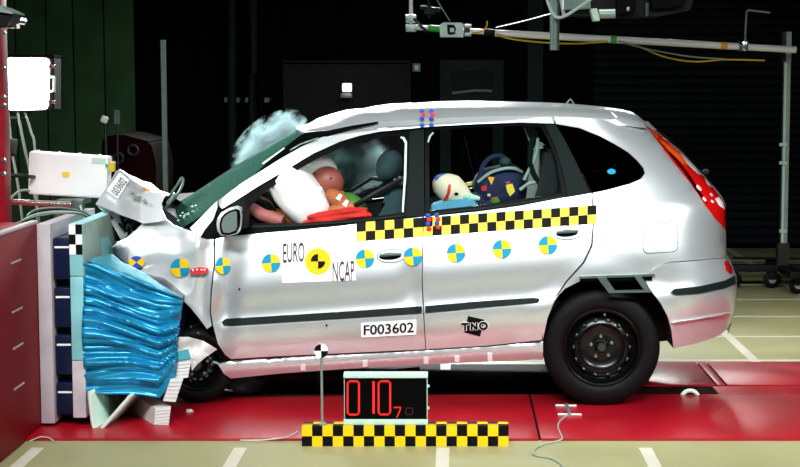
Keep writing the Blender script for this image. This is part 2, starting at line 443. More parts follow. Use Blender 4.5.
def F(px, py):
    q = py + 0.075 * (px - 602)
    y = interp(CURVE, q)
    xr = interp(REAR, py)
    s = (px - (xr - 85)) / 85
    if s > 0:
        s = min(s, 0.985); y += 0.42 * (1 - math.sqrt(1 - s ** 2.4))
    # dents of the crash
    y += 0.016 * gauss(px, py, 411, 283, 9, 16) - 0.010 * gauss(px, py, 420, 300, 6, 10)
    if px < 262:
        k = min(1.0, (262 - px) / 50.0)
        y += k * (0.022 * gauss(px, py, 226, 290, 9, 30) - 0.03 * gauss(px, py, 213, 300, 6, 22) + 0.02 * math.sin(px * 0.16 + py * 0.03) * 0.6)
    # wheel arch flare
    r = math.hypot(px - 604, (py - 345))
    if py < 350 and 60 < r < 86: y -= 0.012 * (1 - abs(r - 70) / 16 if r > 70 else (1 if r < 70 else 0))
    return y

car = thing('car', (P(430, 400, CY).x, CY, 0.0), 'crashed silver five-door car with crumpled front against the blue barrier', 'car')
belt_f = [(205, 240), (225, 237), (260, 233.5), (300, 230), (340, 226), (380, 221), (400, 219.5), (422.6, 217)]
belt_r = [(423.6, 217), (440, 215.5), (480, 211.5), (520, 206), (560, 198.5), (592, 193.2)]
door_low_f = [(425.2, 349.3), (385, 351.2), (345, 353), (280, 356), (231, 359)]
rail_low = [(222, 209), (240, 197.5), (260, 185), (285, 170.5), (313, 153.5), (340, 141.5), (360, 135.5), (380, 131.5), (400, 129.5), (424, 127.2), (440, 126), (480, 124), (520, 122.5), (555, 124)]
# --- doors
fd_out = [(215.5, 239)] + belt_f[1:] + [(422.4, 240), (421.6, 280), (423, 310)] + door_low_f + [(225, 354.5), (218, 344), (213, 325), (211, 312), (212, 290), (215, 265)]
front_door = panel('front_door', fd_out, F, 'paint', car, 0.03, 6, mirror=True)
rd_out = belt_r + [(592.5, 225), (591, 245), (583, 262), (566, 281), (553, 300), (546, 318), (541.5, 340), (485, 345.8), (426.0, 349.2), (424.0, 310), (422.6, 280), (423.3, 240)]
rear_door = panel('rear_door', rd_out, F, 'paint', car, 0.03, 6, mirror=True)
# --- quarter panel
arch = [(541.5, 345), (543, 332), (545.5, 318), (553, 300.5), (565, 288.5), (580, 281), (600, 276.5), (620, 276), (640, 280), (650, 289.5), (660, 303), (667, 316), (671, 330), (673, 348)]
tl_in = [(646, 125.5), (660, 144), (676, 165), (690, 182), (704, 203), (716, 219), (725.5, 230)]
quarter = [(554, 117)] + [(600, 118.7), (620, 120.2), (641, 122.5)] + tl_in + [(726, 257), (700, 259.6), (668, 262), (655, 267), (644, 279)] + arch[11:0:-1][3:] + [(542.8, 340), (547.5, 318), (554.5, 300.8), (567, 282.3), (584.5, 263), (592.5, 246), (594, 225), (593.5, 193.2),
           (610, 189.5), (630, 184), (641, 179), (645, 173.5), (643.5, 168), (637, 160), (628, 152), (615, 144), (600, 136), (580, 128), (556, 123.8)]
qp = panel('quarter_panel', quarter, F, 'paint', car, 0.03, 6, mirror=True)
# --- sill
sill_o = [(218, 364.5), (233, 360.6), (280, 357.2), (345, 354.3), (422, 350.6), (485, 347), (543, 341.3), (543, 359.5), (490, 361.5), (430, 364.5), (345, 369), (280, 373.5), (231, 378.5), (224, 374)]
def F_sill(px, py):
    q = py + 0.062 * (px - 545)
    return interp([(338, 0.065), (343, 0.05), (346, 0.044), (349, 0.048), (354, 0.062), (360, 0.085), (372, 0.13)], q)
sill = panel('sill', sill_o, F_sill, 'paint', car, 0.06, 5, mirror=True)
for x, y, h in ((303, 368, 5.5), (365, 364, 5.5), (426, 361, 6), (457, 359.5, 6), (490, 357.5, 8)):
    panel('jacking_tab', [(x - 2.4, y - h / 2), (x + 2.4, y - h / 2), (x + 2.4, y + h / 2), (x - 2.4, y + h / 2)], F_sill, 'sticker_white', sill, 0.004, 4, off=-0.007)
# --- rear bumper
bump_o = [(655, 267.8), (668, 263.2), (700, 260.8), (726, 258.2), (731, 267), (736, 277), (736.5, 288), (735, 305), (731.5, 322), (726, 330), (718, 336), (700, 342.5), (673.5, 348.5), (671.5, 330), (667.5, 316), (660.5, 303), (650.5, 289.5), (645, 280)]
def F_b(px, py):
    q = py + 0.16 * (px - 700)
    return F(px, min(py, 320)) - 0.018 + (0.012 if q > 320 else 0.0) + max(0, (q - 322)) * 0.0022
rb = panel('rear_bumper', bump_o, F_b, 'paint', car, 0.03, 5, mirror=True)
panel('bumper_strip', [(671.5, 291.5), (675, 289), (700, 286.5), (725, 280.8), (735.5, 275.5), (736, 284), (725, 288.2), (700, 293), (680, 294.5), (674, 294)], F_b, 'moulding', rb, 0.02, 4, off=-0.014)
panel('bumper_crease', [(672, 322.8), (700, 318.6), (720, 314.6), (732, 311.8), (731.8, 313.4), (720, 316.4), (700, 320.4), (672, 324.8)], F_b, 'paint', rb, 0.02, 3, off=-0.016)
panel('reflector', [(724.5, 261.5), (727, 261), (731, 266.5), (733, 273), (730.5, 274), (726, 269.5)], F_b, 'red_lens', rb, 0.01, 3, off=-0.008)
# --- belt and window frames
fo = [(424, 127.2)] + rail_low[8::-1] + [(213, 220), (205, 230), (201, 239.5)] + belt_f[1:] + [(423.5, 217)]
fo = [(424, 127.4)] + [(x, y + 0.2) for x, y in rail_low[8::-1]] + [(213, 220), (205, 230), (202, 239)] + [(x, y - 0.3) for x, y in belt_f[1:]]
win_f = [(249, 224), (300, 223.5), (360, 219), (402, 213), (404.5, 175), (406, 142), (402.5, 134.8), (380, 137.5), (360, 142), (340, 148.5), (320, 157.5), (300, 168.5), (280, 181.5), (262, 194.5), (250, 206.5), (248, 214)]
ff = panel('window_frame', fo, F, 'frame_black', car, 0.03, 6, holes=[win_f], mirror=True, off=0.014)
ro = [(425, 127.4)] + [(440, 126.2), (480, 124.2), (520, 122.7), (553, 124.2)] + [(556, 127), (566, 150), (580, 180), (588, 193.8)] + [(560, 198.2), (520, 205.7), (480, 211.2), (440, 215.2), (425, 216.7)]
win_r = [(429.5, 211), (480, 205.5), (520, 199.8), (562, 193), (556, 160), (548, 140), (541, 127), (520, 126), (480, 127), (440, 129.5), (431, 131), (429, 137)]
rf = panel('window_frame', ro, F, 'frame_black', car, 0.03, 6, holes=[win_r], mirror=True, off=0.014)
panel('b_pillar_cover', [(409.5, 131), (424, 129.5), (424, 215.5), (406, 217), (409, 175)], F, 'pillar_black', ff, 0.01, 6, off=0.006)
panel('window_seal', [(400.5, 136.5), (404, 137), (407, 142), (406.3, 175), (403.6, 212), (401.8, 212), (404, 175), (404.8, 143.5), (403, 139.5), (400.5, 138)], F, 'frame_pale', ff, 0.006, 4, off=0.008)  # pale colour stands for the reflection along the window channel
panel('window_seal', [(434, 133), (431, 136.5), (428.6, 142.5), (427.4, 142), (429, 136), (432.5, 132)], F, 'steel', rf, 0.006, 4, off=0.008)
panel('c_pillar_cover', [(545, 124.2), (556, 125), (566, 142), (577, 164), (590, 193), (568, 197.5), (564, 175), (556, 148)], F, 'pillar_black', rf, 0.012, 5, off=0.002, mirror=True)
panel('belt_trim', [(252, 225.5), (300, 224), (360, 220), (404, 214.5), (404, 216.2), (360, 221.8), (300, 226.2), (252, 228)], F, 'moulding', ff, 0.01, 5, off=0.004)
panel('belt_trim', [(429, 213.2), (480, 208), (520, 202.5), (566, 195.5), (566, 197), (520, 204.4), (480, 210), (429, 215)], F, 'moulding', rf, 0.01, 5, off=0.004)
# glass
panel('rear_side_glass', win_r, F, 'clear_glass', rf, 0.004, 10, off=0.03, mirror=True)
qg = panel('quarter_glass', [(557, 125), (580, 128.6), (600, 136.6), (615, 144.6), (628, 152.6), (636.5, 160.5), (643, 168.5), (644.4, 173.5), (640.5, 178.6), (630, 183.5), (610, 189), (592.5, 192.8), (578, 163)], F, 'dark_glass', car, 0.006, 7, off=0.012, mirror=True)
panel('glass_sticker', ellipse_px(611.5, 171.5, 4.2, 2.7), F, 'cyan', qg, 0.002, 3, off=0.008)
# --- roof side rail (A pillar to C pillar)
rail = [(218.5, 200.5), (245, 181), (280, 159), (300, 147.5), (320, 138), (340, 131), (360, 126), (380, 122.8), (400, 121.2), (420, 119.8), (440, 118.5), (480, 117), (520, 116.5), (551, 117.2), (553, 121), (554.6, 123.6)] + rail_low[-2::-1] + [(219, 206)]
panel('roof_side_rail', rail, F, 'paint', car, 0.04, 5, mirror=True)
# --- A-pillar seal and windscreen
def loft(name, near, mid, mat_, parent, ny=14, thick=0.012, ynear=None, crown=2.2, m2='paint', edge=None):
    """surface between the near edge curve (px,py,y) and its mirror, passing through the middle curve (px,py) at the car's centre"""
    bm = bmesh.new(); rows = []; rows2 = []
    for (a, m_) in zip(near, mid):
        A = P(*a); M = P(m_[0], m_[1], CY if len(m_) < 3 else m_[2]); M = Vector((M.x, CY, M.z)); B = Vector((A.x, 2 * CY - A.y, A.z)); r = []; r2 = []
        for k in range(ny * 2 + 1):
            t = k / ny - 1.0
            y = CY + t * (CY - A.y)
            wgt = 1 - abs(t) ** crown
            p = Vector((A.x + (M.x - A.x) * wgt, y, A.z + (M.z - A.z) * wgt))
            r.append(bm.verts.new(p)); r2.append(bm.verts.new(p + Vector((thick * 0.5, 0, -thick))))
        rows.append(r); rows2.append(r2)
    n, c = len(rows), ny * 2 + 1
    for R, flip in ((rows, 0), (rows2, 1)):
        for i in range(n - 1):
            for k in range(c - 1):
                q = (R[i][k], R[i][k + 1], R[i + 1][k + 1], R[i + 1][k]); bm.faces.new(q if not flip else q[::-1])
    for i in range(n - 1):
        for k in (0, c - 1): bm.faces.new((rows[i][k], rows[i + 1][k], rows2[i + 1][k], rows2[i][k]))
    for k in range(c - 1):
        for i in (0, n - 1): bm.faces.new((rows[i][k], rows[i][k + 1], rows2[i][k + 1], rows2[i][k]))
    return obj(name, bm, mat_, parent, ang=50)
def resample(pts, n):
    out = []; L = [0.0]
    for a, b in zip(pts, pts[1:]): L.append(L[-1] + math.hypot(b[0] - a[0], b[1] - a[1]))
    for k in range(n):
        s = L[-1] * k / (n - 1); i = max(j for j in range(len(L) - 1) if L[j] <= s + 1e-9); t = (s - L[i]) / (L[i + 1] - L[i])
        out.append(tuple(pts[i][j] + (pts[i + 1][j] - pts[i][j]) * t for j in range(len(pts[0]))))
    return out
def loft_resampled(near, mid, n): 
    return resample([tuple(v) for v in smooth_curve(near, 5)], n), resample([tuple(v) for v in smooth_curve([(*m, 0) for m in mid], 5)], n)
near_w = [(181, 226.5, 0.20), (200, 215, 0.22), (225, 195.5, 0.25), (250, 176, 0.28), (280, 150, 0.32), (302, 134.5, 0.34)]
mid_w = [(163, 211), (178, 202.5), (195, 192.5), (218, 177.5), (245, 160), (275, 142), (300, 127.5)]
a_, b_ = loft_resampled(near_w, mid_w, 18)
ws = loft('windscreen', a_, [m[:2] for m in b_], 'screen_glass', car, 12, 0.008, crown=2.6)
seal = [(184, 228.5), (203, 216), (228, 196.5), (253, 177), (283, 151.5), (305, 136), (330, 131), (352, 126.5), (378, 122.3), (378, 123.6), (352, 129), (330, 135), (305, 145.5), (283, 158), (250, 178.8), (225, 197.5), (204, 213.5), (192, 226)]
panel('a_pillar_seal', [(176, 229), (183, 225), (203, 212.5), (228, 193), (253, 174), (283, 148.5), (304, 132.6), (330, 130), (352, 125.5), (378, 121.5), (378, 123.4), (352, 129), (330, 135.6), (305, 146), (283, 158.4), (250, 179.2), (225, 198), (204, 214), (190, 230)], lambda x, y: 0.31 - max(0, (230 - x)) * 0.001 , 'frame_black', car, 0.03, 5, mirror=True)
panel('glass_highlight', [(262, 163), (284, 147.5), (284.6, 148.6), (263, 164.6)], flat(0.29), 'sticker_white', ws, 0.006, 3)  # white strip painted as the highlight along the windscreen's lower edge
panel('drip_moulding', [(290, 149.5), (300, 143.5), (318, 137.4), (318, 138.6), (300, 145), (290, 151)], flat(0.27), 'steel', ws, 0.006, 3)
# --- roof
near_r = [(304, 132.8, 0.35), (325, 130.6, 0.34), (340, 127.4, 0.33), (352, 124.6, 0.33), (380, 121.6, 0.325), (400, 120.8, 0.32), (440, 118.2, 0.32), (480, 116.6, 0.32), (520, 116.2, 0.32), (560, 116.6, 0.33), (600, 118.6, 0.345), (622, 120.3, 0.37), (643, 123, 0.45)]
mid_r = [(299, 127), (312, 121.5), (330, 115.8), (345, 111.5), (360, 108.5), (380, 106), (400, 104), (430, 102.2), (460, 101.3), (490, 101.3), (520, 102), (560, 103.2), (600, 106.4), (622, 109.3), (632, 112.5), (641, 120.5)]
a_, b_ = loft_resampled(near_r, mid_r, 44)
def dent_mid(m):
    x, y = m[0], m[1]
    return (x, y)
roof = loft('roof', a_, [dent_mid(m) for m in b_], 'paint', car, 12, 0.03, crown=3.4)
for v in roof.data.vertices:      # buckles of the crash in the front half of the roof
    c = v.co
    k = max(0.0, min(1.0, (P(440, 110, 0.4).x - c.x) / 0.7))
    t = abs(c.y - CY) / 0.55
    if t < 0.98: c.z += k * 0.010 * math.sin((c.x + 0.5 * c.y) * 17) * (1 - t ** 6)
    g = math.exp(-((c.x - P(399, 114, 0.36).x) / 0.05) ** 2) * (1 - min(1, t) ** 4) * math.exp(-((c.y - 0.42) / 0.16) ** 2)
    c.z += 0.018 * g
obj('aerial_base', TUBE([P(566, 104, 0.8), P(570.5, 99, 0.8), P(574, 104, 0.8)], 0.005), 'steel_dark', roof)
# spoiler seam
obj('roof_seam', TUBE([P(608, 111.2, 0.55), P(613, 114.6, 0.45), P(616, 117.4, 0.40)], 0.008), 'sticker_white', roof)
# --- tail light
tl_out = [(644, 123.8), (660, 134.6), (680, 151.6), (690, 162.6), (703, 175.6), (713, 187.6), (722, 198.6), (725.6, 206), (726, 229.5)]
tail = panel('tail_light', tl_out + tl_in[-2::-1], F, 'red_lens', car, 0.03, 4, off=-0.006, mirror=True)
panel('amber_lens', [(648, 128.5), (660, 136.2), (674, 148), (681, 154), (690, 166), (683, 164), (668, 150)], F, 'amber_lens', tail, 0.008, 3, off=-0.011)
panel('clear_lens', [(680, 153), (686, 158.2), (695, 167.5), (701, 175.2), (697, 173), (688, 164.5)], F, 'clear_lens', tail, 0.008, 3, off=-0.012)
panel('clear_lens', [(704, 177.5), (709, 183), (711.5, 187.5), (708, 184.5)], F, 'clear_lens', tail, 0.008, 3, off=-0.012)
panel('clear_lens', [(715, 198.5), (719, 196.8), (723.5, 202.5), (725, 209.5), (719.5, 206)], F, 'clear_lens', tail, 0.008, 3, off=-0.012)
for x, y, a, b in ((699, 187.8, 3.6, 1.7), (704.5, 199, 2.6, 1.4), (711.5, 194.5, 1.8, 1.2), (712.5, 201.5, 1.8, 1.2)):
    panel('lamp_dimple', ellipse_px(x, y, a, b, 12, 0.9), F, 'clear_lens', tail, 0.006, 3, off=-0.011)
panel('dark_segment', [(651, 132), (668, 152), (684, 172), (698, 193), (708, 205), (705, 199), (690, 175), (675, 156)], F, 'dark_lens', tail, 0.006, 3, off=-0.010)
# --- tailgate and rear bumper skin across the back
def back_skin(name, pys, m, tr=1.0, dx=0.0):
    bm = bmesh.new(); rows = []
    for py in pys:
        x = interp(REAR, py) - 1.5; A = P(x, py, F(x, py) + 0.03); r = []
        for k in range(13):
            t = (k / 6 - 1) * tr
            r.append(bm.verts.new((A.x + 0.05 * (1 - t * t) + dx, CY + t * (CY - A.y), A.z)))
        rows.append(r)
    for i in range(len(rows) - 1):
        for k in range(12): bm.faces.new((rows[i][k], rows[i][k + 1], rows[i + 1][k + 1], rows[i + 1][k]))
    return obj(name, bm, m, car)
tg = back_skin('tailgate', [122, 127, 135, 152, 163, 176, 188, 199, 206, 229, 257], 'paint')
back_skin('rear_bumper_skin', [258.5, 268, 278, 290, 305, 325, 336], 'paint', 1.0, 0.004)
o = back_skin('rear_window', [130, 140, 152, 163, 176, 186], 'display_black', 0.8, 0.006); o.parent = tg
obj('hatch_handle', BOX(P(706, 172, 0.8), (0.03, 0.08, 0.03), None, 0.006), 'black_plastic', car)
# --- door furniture
def quad_disc(cx, cy, r, depth, parent, off=-0.006, rot=0.0, cols=('yellow', 'cyan'), name='target_marker', start=1, clipx=None, squash=1.0, thick=0.003):
    bm = bmesh.new(); n = 6
    for qd in range(4):
        ring = [(0.0, 0.0)] + [(math.cos(t), math.sin(t)) for t in [rot + math.pi / 2 * (qd + k / n) for k in range(n + 1)]]
        V = []; mid = []
        for (a, b) in ring:
            x, y = cx + a * r * squash, cy + b * r
            V.append(bm.verts.new(P(x, y, depth(x, y) + off)))
        for i in range(1, len(V) - 1):
            f = bm.faces.new((V[0], V[i], V[i + 1])); f.material_index = (qd + start) % 2
    return obj(name, bm, list(cols), parent, smooth=False, recalc=False)
for x, y in ((271, 263), (365, 258.5)): quad_disc(x, y, 9.2, F, front_door, rot=-0.06)
for x, y in ((456, 253), (502, 249), (548, 245)): quad_disc(x, y, 9.2, F, rear_door, rot=-0.06)
quad_disc(413, 256.5, 9.2, F, front_door, rot=-0.06, off=-0.010)
quad_disc(223, 265.8, 8.6, F, front_door, rot=-0.06, squash=0.85, off=-0.012)
def handle(cx, cy, parent):
    panel('handle_bezel', ellipse_px(cx, cy, 14.6, 7.0, 24, -0.07), F, 'steel_dark', parent, 0.004, 3.5, off=-0.003)
    panel('handle_surround', ellipse_px(cx, cy, 13.8, 6.2, 24, -0.07), F, 'paint', parent, 0.006, 3.5, off=-0.006)
    panel('handle_recess', [(x, y) for x, y in ellipse_px(cx - 1.5, cy + 0.2, 11.0, 3.6, 24, -0.07)], F, 'frame_black', parent, 0.004, 3, off=-0.009)
    bm = bmesh.new(); c = P(cx - 1.0, cy - 1.2, F(cx, cy) - 0.022)
    add_box(bm, c, (0.118, 0.014, 0.016), Euler((0, -0.07, 0)), 0.005)
    obj('door_handle', bm, 'steel_dark', parent)
handle(391.5, 256, front_door); handle(568.5, 233, rear_door)
panel('side_moulding', [(221.5, 322), (225, 319), (300, 314.5), (360, 310.6), (420, 306.4), (421.8, 306.4), (421.8, 312.6), (360, 316.8), (300, 320.6), (232, 325), (223.5, 325)], F, 'moulding', front_door, 0.02, 4, off=-0.012)
panel('side_moulding', [(425.2, 306.2), (480, 301.4), (530, 298), (538, 298.2), (540, 299.6), (537.5, 302), (480, 307.2), (425.2, 312.4)], F, 'moulding', rear_door, 0.02, 4, off=-0.012)
fuel = []
for (cx, cy, a0) in ((672, 229, -90), (672, 246, 0), (649, 247.5, 90), (649, 230, 180)):
    for k in range(5):
        t = math.radians(a0 + 22.5 * k); fuel.append((cx + 5.5 * math.cos(t), cy + 5.5 * math.sin(t)))
panel('fuel_flap_gap', [(660.5 + (x - 660.5) * 1.045, 238 + (y - 238) * 1.055) for x, y in fuel], F, 'steel_dark', qp, 0.002, 5, off=-0.0018)
panel('fuel_flap', fuel, F, 'paint', qp, 0.004, 5, off=-0.0035)
# checkered tape
def tape(tl, tr, bl, br, n, rows, depth, parent, start, cols=('ink_black', 'pale_yellow'), name='checkered_tape', off=-0.004):
    bm = bmesh.new(); tl, tr, bl, br = map(Vector, (tl, tr, bl, br)); sub = 2
    for i in range(n):
        for j in range(rows):
            for a in range(sub):
                q = []
                for u, v in (((i + a / sub) / n, j / rows), ((i + (a + 1) / sub) / n, j / rows), ((i + (a + 1) / sub) / n, (j + 1) / rows), ((i + a / sub) / n, (j + 1) / rows)):
                    p = tl.lerp(tr, u).lerp(bl.lerp(br, u), v); q.append(bm.verts.new(P(p[0], p[1], depth(p[0], p[1]) + off)))
                f = bm.faces.new(q); f.material_index = (i + j + start) % 2
    bmesh.ops.remove_doubles(bm, verts=bm.verts[:], dist=1e-5)
    return obj(name, bm, list(cols), parent, smooth=False, recalc=False)
tape((356.3, 222.6), (422.7, 217.6), (356.3, 241.3), (422.7, 236.6), 7, 2, F, front_door, 0)
tape((423.5, 217.5), (596.6, 205.2), (423.5, 236.3), (596.6, 223.4), 19, 2, F, rear_door, 0)
# small red and blue dot markers at the roof and belt
for xx, ys_, par in ((422.5, (111, 114.6, 118, 121.8, 125), roof), (431.8, (111, 114.6, 118, 121.2, 125), roof), (428.3, (215.5, 219.8, 224, 228.6), ff), (437.3, (215, 219, 223, 227.4), ff)):
    for i, yy in enumerate(ys_):
        dd = (F(xx, yy) - 0.016) if yy > 118 else (0.30 + (118 - yy) * 0.012)
        bm = bmesh.new(); add_ell(bm, P(xx + (0.8 if i % 2 else -0.4), yy, dd), (0.016, 0.007, 0.013), None, 6, 4)
        obj('dot_marker', bm, 'red_mark' if i % 2 else 'blue', par)
# white sticker with the programme's name
st = panel('white_sticker', [(282, 237.5), (355.5, 232), (355.8, 280.4), (282, 283)], F, 'sticker_white', front_door, 0.002, 8, off=-0.003)
text_px('lettering', 'EURO', (283.2, 243.4), (304.4, 242.2), (283.2, 262.8), F, 'ink_grey', front_door, -0.009)
text_px('lettering', 'NCAP', (332.6, 261.6), (354.4, 260.4), (332.6, 281.6), F, 'ink_grey', front_door, -0.010)
panel('yellow_disc', ellipse_px(318, 261.3, 13, 13, 28), F, 'yellow', front_door, 0.002, 5, off=-0.007)
for s in (-1, 1):
    a0 = math.pi if s < 0 else 0.0
    panel('target_quadrant', [(318, 261.3)] + [(318 + 7.3 * math.cos(t), 261.3 + 7.3 * math.sin(t)) for t in [a0 + math.pi / 2 * k / 6 for k in range(7)]], F, 'ink_black', front_door, 0.002, 3, off=-0.010)
panel('number_label', [(361, 323), (416.3, 319.6), (416.3, 334.6), (361, 337.6)], F, 'sticker_white', front_door, 0.002, 6, off=-0.004)
text_px('lettering', 'F003602', (364, 325.2), (413.6, 322.2), (364, 335), F, 'ink_black', front_door, -0.009, bold=0.25)
panel('logo_backing', [(468, 316), (484.5, 319.8), (480, 336.6), (464.3, 332.6)], F, 'ink_black', rear_door, 0.002, 6, off=-0.003)
def strokes_px(name, lines, wd, depth, m, parent, off):
    bm = bmesh.new()
    for a, b in lines:
        a, b = Vector(a), Vector(b); d = (b - a).normalized(); n_ = Vector((-d[1], d[0])) * wd / 2; a, b = a - d * wd * 0.15, b + d * wd * 0.15
        bm.faces.new([bm.verts.new(P(p[0], p[1], depth(p[0], p[1]) + off)) for p in (a + n_, b + n_, b - n_, a - n_)])
    return obj(name, bm, m, parent, smooth=False, recalc=False)
ring_ = [(483.4 + 3.5 * math.cos(t), 325.9 + 3.2 * math.sin(t)) for t in [2 * math.pi * k / 16 for k in range(17)]]
glyphs = [[((461.6, 324), (468.6, 323.7)), ((465.1, 323.9), (465.1, 330.4))], [((471.6, 323.4), (471.6, 330)), ((476.6, 323.1), (476.6, 329.7)), ((471.6, 323.6), (476.6, 329.5))], list(zip(ring_, ring_[1:]))]
for gl in glyphs:
    strokes_px('lettering_outline', gl, 3.3, F, 'sticker_white', rear_door, -0.007)
for gl in glyphs:
    strokes_px('lettering', gl, 2.1, F, 'ink_black', rear_door, -0.011)
for x, y, p_ in ((239.2, 289.3, front_door), (326.5, 325.5, front_door)):
    panel('bolt_hole', ellipse_px(x, y, 1.0, 1.4, 8), F, 'ink_black', p_, 0.002, 3, off=-0.014)
# --- mirror
mh = panel('door_mirror', [(216.5, 224), (217.5, 218), (221, 213), (227, 209.2), (235, 207), (239.5, 208.5), (241, 216), (240, 228), (237, 234), (229, 236.5), (221, 236.2), (217.5, 231)],
           lambda x, y: -0.14 + 0.05 * ((x - 229) / 12) ** 2 + 0.05 * ((y - 222) / 15) ** 2, 'paint_scuffed', car, 0.10, 3)
panel('mirror_rim', [(219.5, 224), (221, 218), (224, 214), (229, 210.8), (236, 209), (239.3, 210.5), (240.3, 217), (239.2, 228), (236, 233), (229, 235), (222, 234.4), (220, 230)], flat(-0.135), 'frame_black', mh, 0.02, 4)
panel('mirror_glass', [(221.5, 224), (223, 218.5), (226, 215), (231, 212), (236, 211), (237.6, 213), (238, 218), (237.2, 227), (235, 231), (229, 233), (223.5, 232.6), (222, 229)], lambda x, y: -0.142 + 0.001 * (x - 230), 'mirror', mh, 0.01, 4)
panel('mirror_foot', [(238, 214), (247, 208), (247, 228), (238, 230)], flat(-0.02), 'black_plastic', mh, 0.10, 4)
panel('sail_panel', [(222, 211), (246, 198), (246, 233), (206, 238.5)], F, 'frame_black', ff, 0.01, 6, off=0.004)
# --- wheel arch liner, underbody, floor pan
bm = bmesh.new(); A = [P(x, y, 0.05) for x, y in arch]; 
va = [bm.verts.new(p) for p in A]; vb = [bm.verts.new(p + Vector((0, 0.33, 0))) for p in A]
for i in range(len(A) - 1): bm.faces.new((va[i], va[i + 1], vb[i + 1], vb[i]))
bm.faces.new(vb)
obj('wheel_arch_liner', bm, 'under_black', car)
obj('underbody', extrude_px([(226, 371), (545, 352), (545, 342), (232, 352)], 0.12, 2 * CY - 0.12), 'under_black', car, smooth=False)
obj('floor_pan', extrude_px([(545, 355), (545, 300), (672, 290), (722, 320), (690, 338)], 0.40, 2 * CY - 0.4), 'under_black', car, smooth=False)
obj('exhaust_pipe', TUBE([P(255, 376, 0.42), P(300, 376.6, 0.42), P(352, 377, 0.45), P(420, 370, 0.5)], 0.02), 'under_black', car)
obj('pipe_clamp', BOX(P(318, 376, 0.40), (0.02, 0.02, 0.10), None, 0.003), 'under_black', car)
# --- wheels
def wheel(c, R, wd, name='wheel', detail=True, tilt=None):
    c = Vector(c); bm = bmesh.new(); r0 = R * 0.655
    prof = [(r0, 0.012), (r0 + 0.006, 0.002), (r0 + 0.03, -0.006), (R * 0.86, -0.004), (R * 0.95, 0.006), (R * 0.985, 0.022), (R, 0.045), (R, wd - 0.045), (R * 0.985, wd - 0.022), (R * 0.9, wd), (r0, wd - 0.01)]
    add_lathe_y(bm, c, prof, 56)
    # tread grooves give the tyre an edge line
    t = obj(name, bm, 'rubber', car, ang=50)
    bm = bmesh.new()
    pr = [(r0 + 0.004, 0.004), (r0 - 0.004, -0.002), (r0 - 0.012, 0.004), (r0 - 0.016, 0.03), (r0 - 0.028, 0.055), (r0 - 0.036, 0.06), (r0 - 0.05, 0.045), (r0 - 0.065, 0.03), (r0 - 0.082, 0.026), (r0 - 0.088, 0.034), (r0 - 0.105, 0.046), (0.055, 0.050), (0.036, 0.044), (0.033, 0.020), (0.028, 0.014), (0.0005, 0.012)]
    add_lathe_y(bm, c, pr, 48)
    rim = obj('rim', bm, 'rim_black', t, ang=40)
    if detail:
        bm = bmesh.new(); add_lathe_y(bm, c, [(0.0005, 0.004), (0.02, 0.006), (0.027, 0.014), (0.029, 0.03)], 24); obj('hub_cap', bm, 'hub_grey', t)
        nut = None
        for k in range(5):
            a = math.radians(90 + 72 * k + 4); p = c + Vector((0.060 * math.cos(a), 0.034, 0.060 * math.sin(a)))
            if nut is None:
                bm = bmesh.new(); add_lathe_y(bm, (0, 0, 0), [(0.0003, -0.012), (0.007, -0.011), (0.010, -0.004), (0.011, 0.012)], 6); nut = obj('wheel_nut', bm, 'nut_metal', None); o = nut
            else: o = bpy.data.objects.new('wheel_nut', nut.data); COL.objects.link(o)
            o.location = p; o.parent = t
        vh = None
        for k in range(14):
            a = 2 * math.pi * k / 14; p = c + Vector(((r0 - 0.058) * math.cos(a), 0.026, (r0 - 0.058) * math.sin(a)))
            if vh is None:
                bm = bmesh.new(); q = add_ell(bm, (0, 0, 0), (0.009, 0.012, 0.014), None, 10, 6); vh = obj('vent_rim', bm, 'hub_grey', None); o = vh
            else: o = bpy.data.objects.new('vent_rim', vh.data); COL.objects.link(o)
            o.location = p; o.rotation_euler = (0, -a, 0); o.parent = t
        bm = bmesh.new(); a = math.radians(86); add_tube(bm, [c + Vector((0.186 * math.cos(a), -0.008, 0.186 * math.sin(a))), c + Vector((0.186 * math.cos(a), 0.02, 0.186 * math.sin(a)))], 0.006); obj('valve', bm, 'nut_metal', t)
    return t
cw = P(602, 348, 0.03); R = cw.z - 0.014
wheel(cw, R, 0.195)
wheel((cw.x, 2 * CY - 0.225, cw.z), R, 0.195, detail=False)
cf = P(197, 366, 0.1); Rf = min(0.305, cf.z - 0.014)
wheel((cf.x, 0.09, Rf + 0.016), Rf, 0.195, detail=True)
wheel((cf.x, 2 * CY - 0.3, Rf + 0.016), Rf, 0.195, detail=False)
# --- bracket over the rear wheel
br = obj('sensor_bracket', extrude_px([(580, 276.4), (655, 274), (655, 276.2), (580, 278.6)], -0.03, 0.05), 'steel_dark', car, smooth=False)
obj('bracket_bar', extrude_px([(580, 278), (652, 276), (652.5, 280.5), (580, 281.5)], -0.02, 0.05), 'frame_black', br, smooth=False)
pts = [(597, 277.5), (609, 293), (653, 292.4), (641, 276), (634, 276.2), (644, 290), (615, 290.6), (606, 277.3)]
obj('bracket_loop', extrude_px(pts, -0.05, -0.03), 'steel_dark', br, smooth=False)
